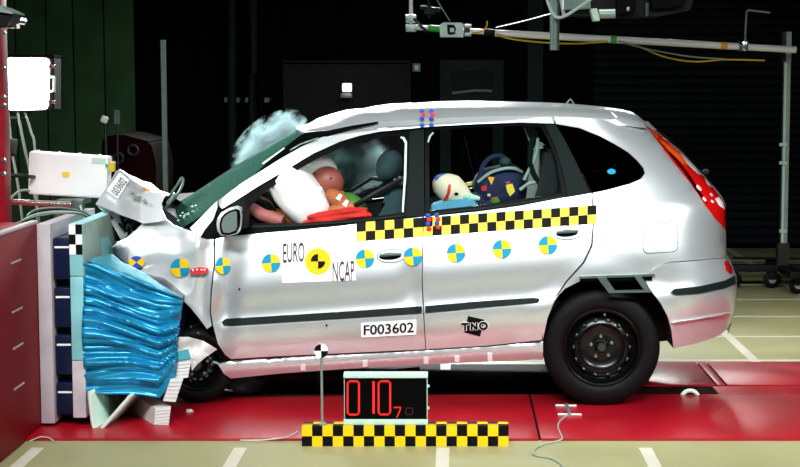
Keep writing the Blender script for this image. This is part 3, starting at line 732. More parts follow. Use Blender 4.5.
# --- crumpled front wing
def ridge(x, y, s, seed):
    n = noise.noise(Vector((x * s, y * s, seed))); return 1 - 2 * abs(n)
def F_wing(px, py):
    q = py + 0.075 * (px - 602)
    y = 0.03 + 0.0105 * 6 * math.log(1 + math.exp((232 - py) / 6)) + 0.02 * math.sin(px * 0.05)
    k = max(0.0, min(1.0, (212 - px) / 14))
    y0 = F(px, py)
    y1 = -0.02 + y + 0.06 * (0.5 - ridge(px, py, 0.018, 3.1) * 0.5) + 0.02 * noise.noise(Vector((px * 0.04, py * 0.03, 7.7)))
    y1 += 0.05 * gauss(px, py, 207, 296, 7, 22) - 0.03 * gauss(px, py, 219, 280, 5, 30)
    y1 += max(0, 128 - px) * 0.004 * max(0, (py - 247)) * 0.2
    return y0 * (1 - k) + y1 * k
wing_o = [(111.5, 247), (118, 242), (126, 238), (135, 231), (143, 222.5), (150, 219.5), (160, 217.5), (166, 219), (173, 225), (184, 229), (193, 231.5), (201, 238), (206, 239.5), (214, 239.3), (213.6, 264), (210.6, 290), (209.6, 312), (211.5, 326), (207, 329), (200, 319.5), (190, 307), (182, 299.5), (172, 290.5), (160, 281), (153.5, 270.5), (148, 267.5), (142, 268.5), (134, 267), (124, 261.5), (114, 253)]
wing = panel('front_wing', wing_o, F_wing, 'paint_scuffed', car, 0.014, 3.0, ang=28)
wing_far = [(x, y) for x, y in wing_o]
panel('front_wing', wing_far, lambda x, y: 2 * CY - 0.05 - max(0, 235 - y) * 0.008, 'paint_scuffed', car, 0.014, 6)
quad_disc(180, 268, 9.4, lambda x, y: min(F_wing(x + a, y + b) for a in (-3, 0, 3) for b in (-3, 0, 3)), wing, off=-0.008, rot=-0.04)
quad_disc(136.5, 262.3, 6.2, lambda x, y: min(F_wing(min(max(x + a, 116), 205), min(y + b, 264)) for a in (-2, 0, 2) for b in (-2, 0, 2)), wing, off=-0.012, rot=0.75, squash=1.25, cols=('yellow', 'blue'))
panel('red_lamp', ellipse_px(198.5, 271, 9.6, 3.4, 18, -0.08), lambda x, y: F_wing(198, 271), 'red_mark', wing, 0.02, 3, off=-0.03)
for x, y in ((193, 270.4), (197, 269.6), (201.5, 269.8), (204.5, 270)):
    bm = bmesh.new(); add_ell(bm, P(x, y, F_wing(198, 271) - 0.032), (0.006, 0.004, 0.006), None, 8, 6); obj('lamp_rivet', bm, 'clear_lens', wing)
# torn flap between wing and A pillar
panel('a_pillar_foot', [(217, 200.8), (217.4, 207.5), (213, 219.5), (205, 229.5), (199.5, 238.5), (193, 231.5), (190, 228), (203, 215)], lambda x, y: 0.12 + (240 - y) * 0.003, 'paint_scuffed', car, 0.02, 4)
panel('torn_flap', [(145, 268), (152, 266), (160, 281), (150, 279), (138, 271)], flat(0.02), 'paint_scuffed', wing, 0.01, 3)
# --- crumpled bonnet
def F_hood(px, py):
    ly = 204 + (px - 96) * 18 / 44 if px < 140 else 222 - (px - 140) * 0.15
    y = 0.10 + 0.0105 * (ly - py)
    return y + 0.045 * (0.5 - 0.5 * ridge(px, py, 0.024, 1.3)) + 0.012 * noise.noise(Vector((px * 0.06, py * 0.06, 5.0)))
hood_o = [(95.5, 204), (104, 191), (107.5, 186), (116, 171), (119.5, 169.3), (123, 171), (134, 180.5), (144, 188.5), (150, 191.3), (160, 193.5), (166.5, 195.3), (163.5, 199), (161.5, 204), (163, 212), (166.5, 220), (158, 222), (143, 223.6), (135, 220), (122, 215.5), (108, 209)]
hood = panel('bonnet', hood_o, F_hood, 'paint_scuffed', car, 0.012, 2.6, ang=28)
bm = bmesh.new()      # far half of the folded bonnet, falling away behind the ridge
rg = [(104, 191), (119.5, 169.3), (134, 180.5), (150, 191.3), (166.5, 195.3)]
R0 = [P(x, y, F_hood(x, y)) for x, y in rg]; rows = [[bm.verts.new(p) for p in R0]]
for k in range(1, 9):
    rows.append([bm.verts.new(p + Vector((0.02 * k, 0.13 * k, -0.03 * k + 0.03 * noise.noise(p * 3 + Vector((k, 0, 0)))))) for p in R0])
for i in range(len(rows) - 1):
    for k in range(len(rg) - 1): bm.faces.new((rows[i][k], rows[i][k + 1], rows[i + 1][k + 1], rows[i + 1][k]))
ho = obj('bonnet_fold', bm, 'paint_scuffed', hood)
panel('bonnet_edge', [(95.5, 204), (108, 209), (118, 213), (126, 236), (121, 240), (112, 224), (102, 211)], lambda x, y: 0.12 + 0.004 * (x - 95), 'paint_scuffed', hood, 0.02, 3)
FH = lambda x, y: min(F_hood(x + a, y + b) for a in (-3, 0, 3) for b in (-3, 0, 3))
panel('number_label', [(106.5, 190.5), (119.5, 172.5), (129, 180.3), (117.8, 198.3)], FH, 'sticker_white', hood, 0.002, 4, off=-0.003)
text_px('lettering', '003602', (110.6, 191.2), (120.6, 176.6), (117.2, 196.2), FH, 'ink_grey', hood, -0.012)
panel('faded_mark', [(128, 190.5), (135, 189.8), (133, 193.5)], FH, 'steel', hood, 0.002, 3, off=-0.012)
panel('faded_mark', ellipse_px(137.5, 197, 4.2, 2.8, 14, 0.4), FH, 'steel', hood, 0.002, 3, off=-0.012)
panel('faded_mark', [(141, 201.5), (145, 198.5), (147.5, 201.8)], FH, 'steel', hood, 0.002, 3, off=-0.012)
obj('yellow_clip', BOX(P(146.5, 188.5, F_hood(146, 190)), (0.05, 0.02, 0.012), Euler((0, 0.5, 0))), 'orange_tape', hood)
# engine bay, cowl, dash bulkhead
eb = obj('engine_bay', extrude_px([(112, 212), (162, 207), (182, 222), (215, 240), (224, 300), (215, 350), (186, 345), (150, 300), (118, 262)], 0.28, 2 * CY - 0.25), 'under_black', car, smooth=False)
for k in range(26):
    x, y = random.uniform(108, 140), random.uniform(213, 244); a = P(x, y, random.uniform(0.16, 0.27)); b = a + Vector((random.uniform(-.06, .06), random.uniform(0, .05), random.uniform(-.05, .05)))
    if y < 216 + (x - 105) * 0.2: continue
    obj('engine_hose', TUBE([a, (a + b) / 2 + Vector((0, -0.02, 0.01)), b], random.uniform(0.004, 0.012), 6), random.choice(['black_plastic', 'steel_dark', 'black_plastic', 'steel']), eb)
for k in range(18):
    x = random.uniform(186, 222); y = random.uniform(312 + max(0, (x - 186)) * 0.9, 390); a = P(x, y, random.uniform(0.10, 0.16)); b = a + Vector((random.uniform(-.05, .08), 0.02, random.uniform(-.08, .08)))
    obj('engine_hose', TUBE([a, (a + b) / 2 + Vector((0.02, -0.02, 0.0)), b], random.uniform(0.004, 0.009), 6), random.choice(['black_plastic', 'black_plastic', 'steel_dark']), eb)
obj('inner_wing_liner', extrude_px([(176, 300), (212, 330), (235, 360), (226, 392), (180, 380)], 0.36, 0.5), 'under_black', car, smooth=False)
panel('cowl', [(160, 200), (168, 204), (178, 212), (182, 226), (192, 231), (184, 229.5), (173, 225.5), (165, 218)], lambda x, y: 0.24 + (228 - y) * 0.012, 'black_plastic', car, 0.03, 4)
obj('wiper_arm', TUBE(smooth_curve([P(162, 211, 0.3), P(170, 203, 0.42), P(177, 195, 0.5), P(182, 186, 0.52), P(183, 179.5, 0.53), P(181.5, 178, 0.53), P(178, 184, 0.5), P(173, 191, 0.46), P(168, 199, 0.4)], 4), 0.008), 'steel_dark', car)
obj('wiper_arm', TUBE([P(168, 203, 0.36), P(172, 197, 0.45), P(173.5, 193, 0.45)], 0.012), 'aluminium', car)
for k in range(16):
    x = random.uniform(176, 200); y = 225 - (x - 176) * 0.6 - random.uniform(0, 9)
    bm = bmesh.new(); add_ell(bm, P(x, y, 0.26 + (226 - y) * 0.003), (0.008, 0.006, 0.005), None, 6, 4); obj('glass_crumb', bm, 'frame_pale', ws)
# --- interior
obj('dashboard', extrude_px([(214, 246), (219, 224), (236, 206), (254, 200), (268, 206), (272, 224), (270, 246)], 0.30, 2 * CY - 0.3, bevel=0.01), 'interior', car)
obj('cabin_floor', extrude_px([(228, 344), (560, 330), (560, 300), (250, 318)], 0.16, 2 * CY - 0.16), 'under_black', car, smooth=False)
for yy in (0.30, 1.0):
    s_ = obj('front_seat', extrude_px([(352, 240), (300, 262), (296, 275), (378, 262), (400, 236), (407, 196), (403, 182), (393, 180), (383, 200), (374, 232)], yy, yy + 0.46, bevel=0.02), 'seat_teal', car)
    bm = bmesh.new(); add_ell(bm, P(389, 166, yy + 0.2), (0.075, 0.13, 0.10), Euler((0, 0.35, 0)), 20, 12); obj('headrest', bm, 'seat_teal', s_)
    obj('headrest_post', TUBE([P(392, 174, yy + 0.16), P(396, 184, yy + 0.16)], 0.007), 'steel', s_)
s_ = obj('rear_seat', extrude_px([(520, 246), (450, 248), (450, 262), (530, 262), (556, 225), (562, 180), (556, 150), (546, 150), (540, 180), (530, 225)], 0.28, 2 * CY - 0.28, bevel=0.02), 'seat_dark', car)
obj('seat_belt', TUBE([P(404, 178, 0.24), P(375, 194, 0.3), P(346, 211, 0.34)], 0.016, 6), 'cable_black', car)
obj('seat_belt', TUBE([P(400, 183, 0.5), P(372, 178, 0.75), P(352, 190, 0.9)], 0.012, 6), 'cable_black', car)
for a, b in (((462, 132), (452, 178)), ((466, 131), (477, 178))):
    obj('seat_belt', TUBE([P(*a, 1.35), P(*b, 1.3)], 0.018, 6), 'interior', car)
bm = bmesh.new(); cs = P(262, 203, 0.5); rot = Euler((0, -0.5, 0)).to_matrix()
add_tube(bm, [cs + rot @ Vector((0.0, 0.18 * math.cos(t), 0.18 * math.sin(t))) for t in [2 * math.pi * k / 32 for k in range(33)]], 0.014, 8)
sw = obj('steering_wheel', bm, 'black_plastic', car)
obj('steering_column', TUBE([cs, cs + Vector((-0.25, 0, -0.1))], 0.03), 'black_plastic', sw)
# airbags
def bag(name, c, r, rot, m, seed, amp=0.05):
    bm = bmesh.new(); vs = add_ell(bm, (0, 0, 0), (1, 1, 1), None, 36, 24)
    M = Matrix.Translation(c) @ rot.to_matrix().to_4x4() @ Matrix.Diagonal((*r, 1))
    for v in vs:
        d = v.co.normalized()
        k = (abs(d.x) ** 3 + abs(d.y) ** 3 + abs(d.z) ** 3) ** (-1 / 3.0)
        v.co = d * k * (1 + amp * noise.noise(d * 2.2 + Vector((seed, 0, 0))))
    bmesh.ops.transform(bm, matrix=M, verts=vs)
    return obj(name, bm, m, car)
bag('driver_airbag', P(300, 195, 0.42), (0.125, 0.24, 0.205), Euler((0, -0.62, 0)), 'airbag', 1.0)
bag('driver_airbag_lobe', P(320, 167, 0.62), (0.09, 0.16, 0.10), Euler((0, -0.5, 0)), 'airbag', 2.0)
bag('passenger_airbag', P(330, 172, 1.3), (0.16, 0.2, 0.13), Euler((0, -0.2, 0)), 'airbag_teal', 4.0, 0.1)
bag('red_door_cloth', P(338, 216.5, 0.20), (0.175, 0.05, 0.038), Euler((0, -0.13, 0)), 'red_cloth', 6.0, 0.25)

# ================================================================ DUMMIES
dd = thing('crash_test_dummy', P(345, 262, 0.5), 'brown adult crash test dummy in the driver seat behind the white airbag', 'dummy')
bm = bmesh.new(); vs = add_ell(bm, (0, 0, 0), (1, 1, 1), None, 28, 20)
for v in vs:
    x, y, z = v.co
    if x < -0.3 and abs(z + 0.1) < 0.25: v.co.x -= 0.12 * max(0, 1 - abs(y) * 3) * (1 - abs(z + 0.1) * 3)
    if z < -0.3: v.co.y *= 1 + 0.35 * (z + 0.3)
bmesh.ops.transform(bm, matrix=Matrix.Translation(P(327, 182, 0.48)) @ Euler((0, 0.5, 0)).to_matrix().to_4x4() @ Matrix.Diagonal((0.098, 0.078, 0.092, 1)), verts=vs)
hd = obj('head', bm, 'dummy_skin', dd)
bm = bmesh.new(); add_ell(bm, P(331, 178, 0.40), (0.005, 0.004, 0.005), None, 8, 6); obj('head_bolt', bm, 'ink_black', hd)
for s in (-1, 1):
    bm = bmesh.new(); add_ell(bm, P(313, 180, 0.48 + 0.035 * s), (0.01, 0.012, 0.008), None, 8, 6); obj('eye', bm, 'ink_black', hd)
# body: one skinned skeleton
def skin_body(name, joints, edges, m, parent, sub=2):
    me = bpy.data.meshes.new(name); me.from_pydata([tuple(j[0]) for j in joints], edges, []); me.update()
    o = bpy.data.objects.new(name, me); COL.objects.link(o)
    md = o.modifiers.new('skin', 'SKIN'); md.use_smooth_shade = True
    for i, j in enumerate(joints):
        me.skin_vertices[0].data[i].radius = (j[1], j[1] if len(j) < 3 else j[2]); me.skin_vertices[0].data[i].use_root = (i == 0)
    sd = o.modifiers.new('sub', 'SUBSURF'); sd.levels = sub; sd.render_levels = sub
    dg = bpy.context.evaluated_depsgraph_get(); ev = o.evaluated_get(dg); m2 = bpy.data.meshes.new_from_object(ev)
    bpy.data.objects.remove(o); m2.name = name; m2.materials.clear(); m2.materials.append(MATS[m])
    o = bpy.data.objects.new(name, m2); COL.objects.link(o); adopt(o, parent); return o
J = [(P(372, 262, 0.5), 0.11), (P(362, 238, 0.5), 0.12), (P(350, 215, 0.5), 0.115), (P(341, 203, 0.5), 0.07), (P(335, 194, 0.49), 0.048), (P(331, 187, 0.48), 0.05),
     (P(348, 208, 0.34), 0.055), (P(310, 222, 0.32), 0.045), (P(272, 217, 0.36), 0.036), (P(250, 206, 0.42), 0.03),
     (P(346, 208, 0.68), 0.055), (P(308, 222, 0.70), 0.045), (P(274, 214, 0.64), 0.036), (P(258, 203, 0.58), 0.03),
     (P(368, 264, 0.40), 0.085), (P(300, 252, 0.40), 0.07), (P(262, 290, 0.40), 0.05), (P(240, 322, 0.40), 0.045),
     (P(368, 264, 0.60), 0.085), (P(300, 252, 0.60), 0.07), (P(262, 290, 0.60), 0.05), (P(240, 322, 0.60), 0.045)]
E = [(0, 1), (1, 2), (2, 3), (3, 4), (4, 5), (2, 6), (6, 7), (7, 8), (8, 9), (2, 10), (10, 11), (11, 12), (12, 13), (0, 14), (14, 15), (15, 16), (16, 17), (0, 18), (18, 19), (19, 20), (20, 21)]
skin_body('body', J, E, 'dummy_orange', dd)
obj('forearm_skin', TUBE([P(283, 222, 0.25), P(262, 215, 0.28), P(247, 204.5, 0.33), P(242, 200, 0.36)], [0.036, 0.038, 0.034, 0.02], 12), 'dummy_arm', dd)
bm = bmesh.new(); add_ell(bm, P(243, 200, 0.38), (0.03, 0.04, 0.05), Euler((0, 0.5, 0)), 14, 10); hn = obj('hand', bm, 'dummy_arm', dd)
for k in range(5):
    a = P(243 + k * 1.4, 196 + k * 1.3, 0.34 + 0.012 * k); obj('finger', TUBE([a, a + Vector((0.025, 0.0, 0.02)), a + Vector((0.045, 0.01, 0.0))], [0.009, 0.009, 0.007], 8), 'dummy_arm', hn)
bm = bmesh.new(); add_ell(bm, P(256, 199, 0.5), (0.03, 0.05, 0.045), Euler((0, 0.4, 0)), 14, 10); add_ell(bm, P(266, 204, 0.52), (0.06, 0.035, 0.03), Euler((0, 0.7, 0)), 14, 10); obj('far_hand', bm, 'dummy_skin', dd)
bm = bmesh.new(); add_ell(bm, P(354, 207, 0.42), (0.10, 0.09, 0.062), Euler((0, 0.8, 0)), 20, 14); obj('vest', bm, 'dummy_green', dd)
bm = bmesh.new(); add_ell(bm, P(340, 202, 0.38), (0.10, 0.07, 0.05), Euler((0, 0.75, 0)), 20, 14); ch = obj('chest_jacket', bm, 'dummy_orange', dd)
for x, y in ((338.5, 197.5), (345, 203.5), (318.5, 190)):
    panel('white_patch', [(x - 3, y + 1), (x + 1, y - 4), (x + 4, y - 2), (x + 1, y + 3.5)], flat(0.30), 'sticker_white', ch, 0.012, 4)
# rear child dummy
cd = thing('child_dummy', P(500, 230, 0.45), 'pale child dummy with red stripe on its head lying over the rear seat', 'dummy')
bm = bmesh.new(); vs = add_ell(bm, (0, 0, 0), (1, 1, 1), None, 32, 22)
for v in vs:
    x, y, z = v.co
    if x > 0: v.co.z *= 1 - 0.42 * x; v.co.y *= 1 - 0.3 * x; v.co.z -= 0.12 * x
bmesh.ops.transform(bm, matrix=Matrix.Translation(P(453, 189.5, 0.36)) @ Euler((0, 0.42, 0)).to_matrix().to_4x4() @ Matrix.Diagonal((0.125, 0.075, 0.082, 1)), verts=vs)
ch = obj('head', bm, 'dummy_cream', cd)
from mathutils.bvhtree import BVHTree
def on_surface(o, px, py, off=0.004):
    dg = BVHTree.FromPolygons([v.co for v in o.data.vertices], [tuple(p.vertices) for p in o.data.polygons])
    r = ray(px, py).normalized(); h = dg.ray_cast(Vector((0, CAMY, CAMZ)), r)
    return h[0].y - off if h[0] is not None else None
def patch(name, poly, o, m, parent, thick=0.004, off=0.005):
    bv = BVHTree.FromPolygons([v.co for v in o.data.vertices], [tuple(p.vertices) for p in o.data.polygons])
    last = [None]
    def dep(x, y):
        h = bv.ray_cast(Vector((0, CAMY, CAMZ)), ray(x, y).normalized())
        if h[0] is not None: last[0] = h[0].y
        return (last[0] if last[0] is not None else 0.4) - off
    cx = sum(p[0] for p in poly) / len(poly); cy = sum(p[1] for p in poly) / len(poly); dep(cx, cy)
    return panel(name, poly, dep, m, parent, thick, 3)
patch('red_stripe', [(448.5, 184), (451, 184), (450.5, 191), (448, 198.5), (444.5, 202), (443.5, 200), (447, 193)], ch, 'red_mark', ch)
patch('eye', ellipse_px(456.5, 194, 2.2, 1.6, 10), ch, 'ink_black', ch)
patch('cap_edge', [(434, 178), (437, 175), (443, 173.2), (446, 173.6), (441, 176), (437, 180)], ch, 'blue', ch)
J = [(P(520, 208, 0.62), 0.07), (P(500, 204, 0.62), 0.08), (P(484, 200, 0.56), 0.06), (P(470, 198, 0.42), 0.035), (P(490, 208, 0.44), 0.03), (P(505, 216, 0.4), 0.026), (P(515, 218, 0.42), 0.02), (P(488, 202, 0.55), 0.03), (P(500, 212, 0.58), 0.026), (P(530, 215, 0.4), 0.04), (P(540, 200, 0.4), 0.03)]
skin_body('body', J, [(0, 1), (1, 2), (2, 3), (2, 4), (4, 5), (5, 6), (2, 7), (7, 8), (0, 9), (9, 10)], 'navy_fabric', cd)
obj('collar', TUBE([P(462, 196, 0.33), P(470, 197, 0.30), P(479, 198.5, 0.32)], [0.016, 0.022, 0.012], 10), 'frame_pale', cd)
cu = thing('blue_cushion', P(455, 212, 0.32), 'light blue padded cushion under the child dummy head at the rear window', 'cushion')
obj('pad', extrude_px([(431, 205.5), (445, 201.5), (462, 199.5), (473, 200), (477, 204), (479, 209.5), (431, 213.5)], 0.26, 0.46, bevel=0.008), 'blue_cushion', cu)
obj('seam', TUBE([P(431, 212, 0.255), P(455, 210.5, 0.252), P(478.5, 208, 0.255)], 0.004, 6), 'cyan', cu)
cs_ = thing('infant_carrier', P(505, 225, 0.6), 'navy child seat with colourful shapes on its fabric in the rear window', 'child seat')
bm = bmesh.new(); vs = add_ell(bm, (0, 0, 0), (1, 1, 1), None, 36, 24)
for v in vs:
    d = v.co.normalized(); v.co = d * (abs(d.x) ** 2.6 + abs(d.y) ** 2.6 + abs(d.z) ** 2.6) ** (-1 / 2.6) * (1 + 0.06 * noise.noise(d * 3))
bmesh.ops.transform(bm, matrix=Matrix.Translation(P(500, 187, 0.62)) @ Euler((0, -0.1, 0)).to_matrix().to_4x4() @ Matrix.Diagonal((0.155, 0.2, 0.125, 1)), verts=vs)
sh = obj('shell', bm, 'navy_fabric', cs_)
for poly, m in (([(487, 176), (494.5, 177.5), (491.5, 185)], 'orange_mark'), ([(481, 186.5), (486.5, 185), (487, 190.5), (482, 191)], 'red_mark'), ([(506, 185), (512.5, 183.5), (515, 191.5), (510, 196.5), (507, 191)], 'pale_yellow'),
                (ellipse_px(495, 201, 4.6, 3.6, 12), 'green_mark'), ([(490, 197.5), (498, 196.5), (499, 199.5), (493, 200)], 'red_mark'), ([(505, 182.5), (510, 181), (509, 184)], 'red_mark'), (ellipse_px(489, 195, 2, 1.6, 8), 'dummy_cream'), (ellipse_px(511, 190, 1.6, 1.8, 8), 'orange_mark')):
    patch('fabric_shape', poly, sh, m, cs_)
obj('carry_handle', TUBE(smooth_curve([P(478, 186, 0.5), P(482, 168, 0.5), P(490, 158, 0.52), P(500, 156, 0.54), P(507, 160, 0.56), P(512, 168, 0.58)], 4), 0.014), 'navy_fabric', cs_)
bm = bmesh.new(); add_ell(bm, P(505, 162, 0.55), (0.035, 0.05, 0.03)); obj('handle_joint', bm, 'seat_teal', cs_)
obj('belt_strap', TUBE(smooth_curve([P(478, 182, 0.46), P(492, 172, 0.43), P(510, 168, 0.44), P(522, 172, 0.5)], 4), 0.009, 6), 'cable_grey', cs_)
obj('yellow_guide', BOX(P(469, 184, 0.7), (0.09, 0.03, 0.02), Euler((0, -0.2, 0))), 'cable_yellow', cs_)
for pts, r, m in (([(533, 135), (530, 160), (537, 180), (552, 191)], 0.016, 'moulding'), ([(538, 138), (536, 155), (528, 172), (524, 180)], 0.010, 'cable_grey'), ([(520, 190), (528, 184), (536, 182)], 0.01, 'cable_grey'), ([(524, 127), (530, 142), (534, 150)], 0.004, 'steel')):
    obj('seat_tube', TUBE(smooth_curve([P(x, y, 0.42) for x, y in pts], 5), r), m, cs_)

# ================================================================ SMOKE FROM THE AIRBAGS
def smoke(name, c, r, rot, label, dens, seed):
    bm = bmesh.new(); add_ell(bm, (0, 0, 0), (1, 1, 1), None, 24, 16)
    m = bpy.data.materials.new(name + '_volume'); m.use_nodes = True; nt = m.node_tree; MATS[m.name] = m
    nt.nodes.remove(nt.nodes['Principled BSDF']); out = nt.nodes['Material Output']
    v = nt.nodes.new('ShaderNodeVolumePrincipled'); v.inputs['Color'].default_value = (0.66, 0.97, 1.0, 1); v.inputs['Anisotropy'].default_value = 0.2
    tc = nt.nodes.new('ShaderNodeTexCoord'); n = nt.nodes.new('ShaderNodeTexNoise'); n.inputs['Scale'].default_value = 2.6; n.inputs['Detail'].default_value = 8; n.inputs['Roughness'].default_value = 0.62
    mp = nt.nodes.new('ShaderNodeMapping'); mp.inputs['Location'].default_value = (seed, 0, 0)
    nt.links.new(tc.outputs['Object'], mp.inputs[0]); nt.links.new(mp.outputs[0], n.inputs['Vector'])
    ln = nt.nodes.new('ShaderNodeVectorMath'); ln.operation = 'LENGTH'; nt.links.new(tc.outputs['Object'], ln.inputs[0])
    fall = nt.nodes.new('ShaderNodeMapRange'); fall.inputs['From Min'].default_value = 1.0; fall.inputs['From Max'].default_value = 0.0; nt.links.new(ln.outputs['Value'], fall.inputs['Value'])
    sc_ = nt.nodes.new('ShaderNodeMath'); sc_.operation = 'MULTIPLY_ADD'; sc_.inputs[1].default_value = 2.1; sc_.inputs[2].default_value = -1.15; nt.links.new(n.outputs['Fac'], sc_.inputs[0])
    mu = nt.nodes.new('ShaderNodeMath'); mu.operation = 'ADD'; mu.use_clamp = True; nt.links.new(fall.outputs[0], mu.inputs[0]); nt.links.new(sc_.outputs[0], mu.inputs[1])
    m3 = nt.nodes.new('ShaderNodeMath'); m3.operation = 'MULTIPLY'; m3.inputs[1].default_value = dens; nt.links.new(mu.outputs[0], m3.inputs[0])
    nt.links.new(m3.outputs[0], v.inputs['Density']); nt.links.new(v.outputs[0], out.inputs['Volume'])
    o = obj(name, bm, m.name, None, label, 'smoke', kind='stuff'); o.location = c; o.scale = r; o.rotation_euler = rot
    return o
smoke('smoke', P(270, 147, 1.2), (0.30, 0.24, 0.18), (0, -0.7, 0), 'pale blue puff of airbag smoke above the windscreen', 36, 0.7)
smoke('smoke', P(350, 162, 1.2), (0.29, 0.32, 0.21), (0, -0.1, 0), 'teal haze of airbag smoke inside the cabin behind the driver dummy', 26, 3.3)

# ================================================================ BARRIER
FX = -2.155      # impact face of the red block
bb = thing('barrier_block', (-3.0, -1.0, 0), 'massive red barrier block at the left edge', 'barrier')
obj('block', corner_box((-4.2, -1.9, 0.0), (FX, -0.47, 1.08), 0.012), 'block_red', bb)
obj('rear_block', corner_box((-4.2, -0.46, 0.0), (FX, 1.3, 0.8), 0.012), 'block_red', bb)
obj('lit_edge', corner_box((FX - 0.03, -1.9, 1.075), (FX + 0.004, -0.47, 1.091), 0.003), 'plate_grey', bb)  # pale strip imitates light catching the block's top edge
for k, z in enumerate((0.92, 0.68, 0.50, 0.30)):
    obj('weld_mark', corner_box((FX, -0.98, z), (FX + 0.004, -0.80, z + 0.008)), 'plate_grey', bb)
col = thing('red_column', P(4, 300, -0.2), 'tall red steel column with bolts behind the barrier block', 'column')
xr_ = P(9.0, 100, 0.0).x
obj('post', corner_box((xr_ - 0.3, -0.4, 0.0), (xr_, 0.1, 3.4), 0.004) if False else corner_box((xr_ - 0.3, -0.12, 0.81), (xr_, 0.0, 3.4), 0.004), 'column_red', col)
for y in (33, 68, 97, 105, 160, 174): 
    p = P(3, y, -0.13); obj('bolt', TUBE([p, p + Vector((0, 0.02, 0))], 0.012, 6), 'steel_dark', col)
px0 = FX
bp = thing('barrier_backing', (FX + 0.1, -0.1, 0), 'grey steel backing plates with blue spacer tubes on the red block', 'barrier mount')
yn, yf = G(38, 430).y + 0.02, G(38, 430).y + 1.05
zt = P(45, 224, yn).z
obj('rear_plate', corner_box((FX + 0.002, yn, 0.03), (FX + 0.072, yf, zt), 0.004), 'plate_grey', bp)
x2 = P(70.5, 300, yn).x; x3 = P(83.6, 300, yn).x
for a, b, m in ((0.06, 0.36, 'plate_grey'), (0.363, 0.80, 'plate_cyan'), (0.803, zt, 'plate_cyan')):
    obj('front_plate', corner_box((x2, yn, a), (x3, yf, b), 0.004), m, bp)
obj('face_sheet', corner_box((x3, yn + 0.01, 0.8), (x3 + 0.006, yf, zt), 0.0), 'plate_green', bp, smooth=False)
for z0, z1 in ((0.78, 1.0), (0.53, 0.74), (0.28, 0.49), (0.07, 0.24)):
    s_ = obj('spacer_tube', corner_box((FX + 0.076, yn + 0.03, z0), (x2 - 0.002, yf - 0.05, z1), 0.012), 'tube_navy', bp)
    obj('spacer_label', corner_box((FX + 0.085, yn + 0.026, z1 - 0.055), (x2 - 0.01, yn + 0.031, z1 - 0.045)), 'sticker_white', s_)
obj('spacer_web', corner_box((FX + 0.076, yn + 0.10, 0.05), (x2 - 0.002, yf - 0.1, 0.98)), 'under_black', bp)
bm = bmesh.new(); w_ = (x3 - x2) / 2
for i in range(2):
    for j in range(3):
        z = zt - 0.002 - j * 0.052
        q = [bm.verts.new((x2 + (i + a) * w_, yn - 0.002, z - b * 0.052)) for a, b in ((0, 0), (1, 0), (1, 1), (0, 1))]
        f = bm.faces.new(q); f.material_index = (i + j) % 2
obj('checker_mark', bm, ['sticker_white', 'ink_black'], bp, smooth=False, recalc=False)
# the deformable element
de = thing('deformable_barrier', (x3 + 0.2, -0.2, 0), 'crumpled blue foil honeycomb block pressed by the car front', 'barrier')
obj('core', extrude_px([(86, 268), (150, 288), (172, 305), (166, 372), (150, 392), (88, 390)], yn + 0.12, yf), 'tube_navy', de, smooth=False)
top = [(84, 262), (97, 264.5), (182.5, 298)]; bot = [(82, 394), (130, 395), (158, 399), (176, 376)]
def yt(x): return interp_lin([(82, 263), (97, 264.5), (140, 281), (182.5, 298)], x)
def yb_(x): return interp_lin([(82, 394), (130, 395), (158, 399), (176, 376), (182.5, 362)], x)
def interp_lin(t, x):
    if x <= t[0][0]: return t[0][1]
    for (a, b), (c, d) in zip(t, t[1:]):
        if x <= c: return b + (d - b) * (x - a) / (c - a)
    return t[-1][1]
def F_foil(px, py):
    u = (px - 82) / 100; t = (py - yt(px)) / max(20, yb_(px) - yt(px))
    w1 = t * 8 + 1.3 * noise.noise(Vector((u * 0.7, t * 3, 2.0))) + 0.2 * u
    tri = abs((w1 % 1) - 0.5) * 2
    w2 = t * 19 + 2.0 * noise.noise(Vector((u * 0.8, t * 4, 9.0)))
    tri2 = abs((w2 % 1) - 0.5) * 2
    a1 = 0.5 + 0.9 * noise.noise(Vector((u * 0.6, t * 7, 5.0))); a2 = 0.5 + 0.9 * noise.noise(Vector((u * 2.0, t * 9, 15.0)))
    y = yn + 0.05 - 0.034 * tri * (0.35 + a1) - 0.016 * tri2 * (0.3 + a2) + 0.012 * noise.noise(Vector((px * 0.035, py * 0.05, 1)))
    y -= 0.05 * math.exp(-((t - 0.55) / 0.3) ** 2) * (1 - u)
    if u > 0.9: y += (u - 0.9) * 0.5
    return y
bm = bmesh.new(); NU, NT = 34, 190; grid = []
for a in range(NU + 1):
    u = a / NU; rowv = []
    for b in range(NT + 1):
        t = b / NT
        xl_ = 83 + 1.2 * math.sin(t * 9); xr_e = interp_lin([(0, 182.5), (0.35, 178.5), (0.7, 176), (0.8, 174.5), (1.0, 160)], t)
        px = xl_ + (xr_e - xl_) * u; y0_, y1_ = yt(83 + 99.5 * u), interp_lin([(82, 392), (104, 394), (128, 394), (142, 395), (160, 398)], 83 + 77 * u)
        py = y0_ + (y1_ - y0_) * t
        rowv.append(bm.verts.new(P(px, py, F_foil(px, py))))
    grid.append(rowv)
for a in range(NU):
    for b in range(NT): bm.faces.new((grid[a][b], grid[a + 1][b], grid[a + 1][b + 1], grid[a][b + 1]))
fo_ = obj('foil_cladding', bm, 'foil_blue', de, ang=75); md = fo_.modifiers.new('solid', 'SOLIDIFY'); md.thickness = 0.006; md.offset = -1
panel('foil_flap', [(85, 258.5), (112, 254), (122, 262), (134, 267.5), (143, 272), (160, 284), (183, 297.5), (150, 285.5), (120, 275), (98, 266)], lambda x, y: yn + 0.06 + max(0, (yt(x) - y)) * 0.02, 'foil_cyan', de, 0.006, 3, ang=30)
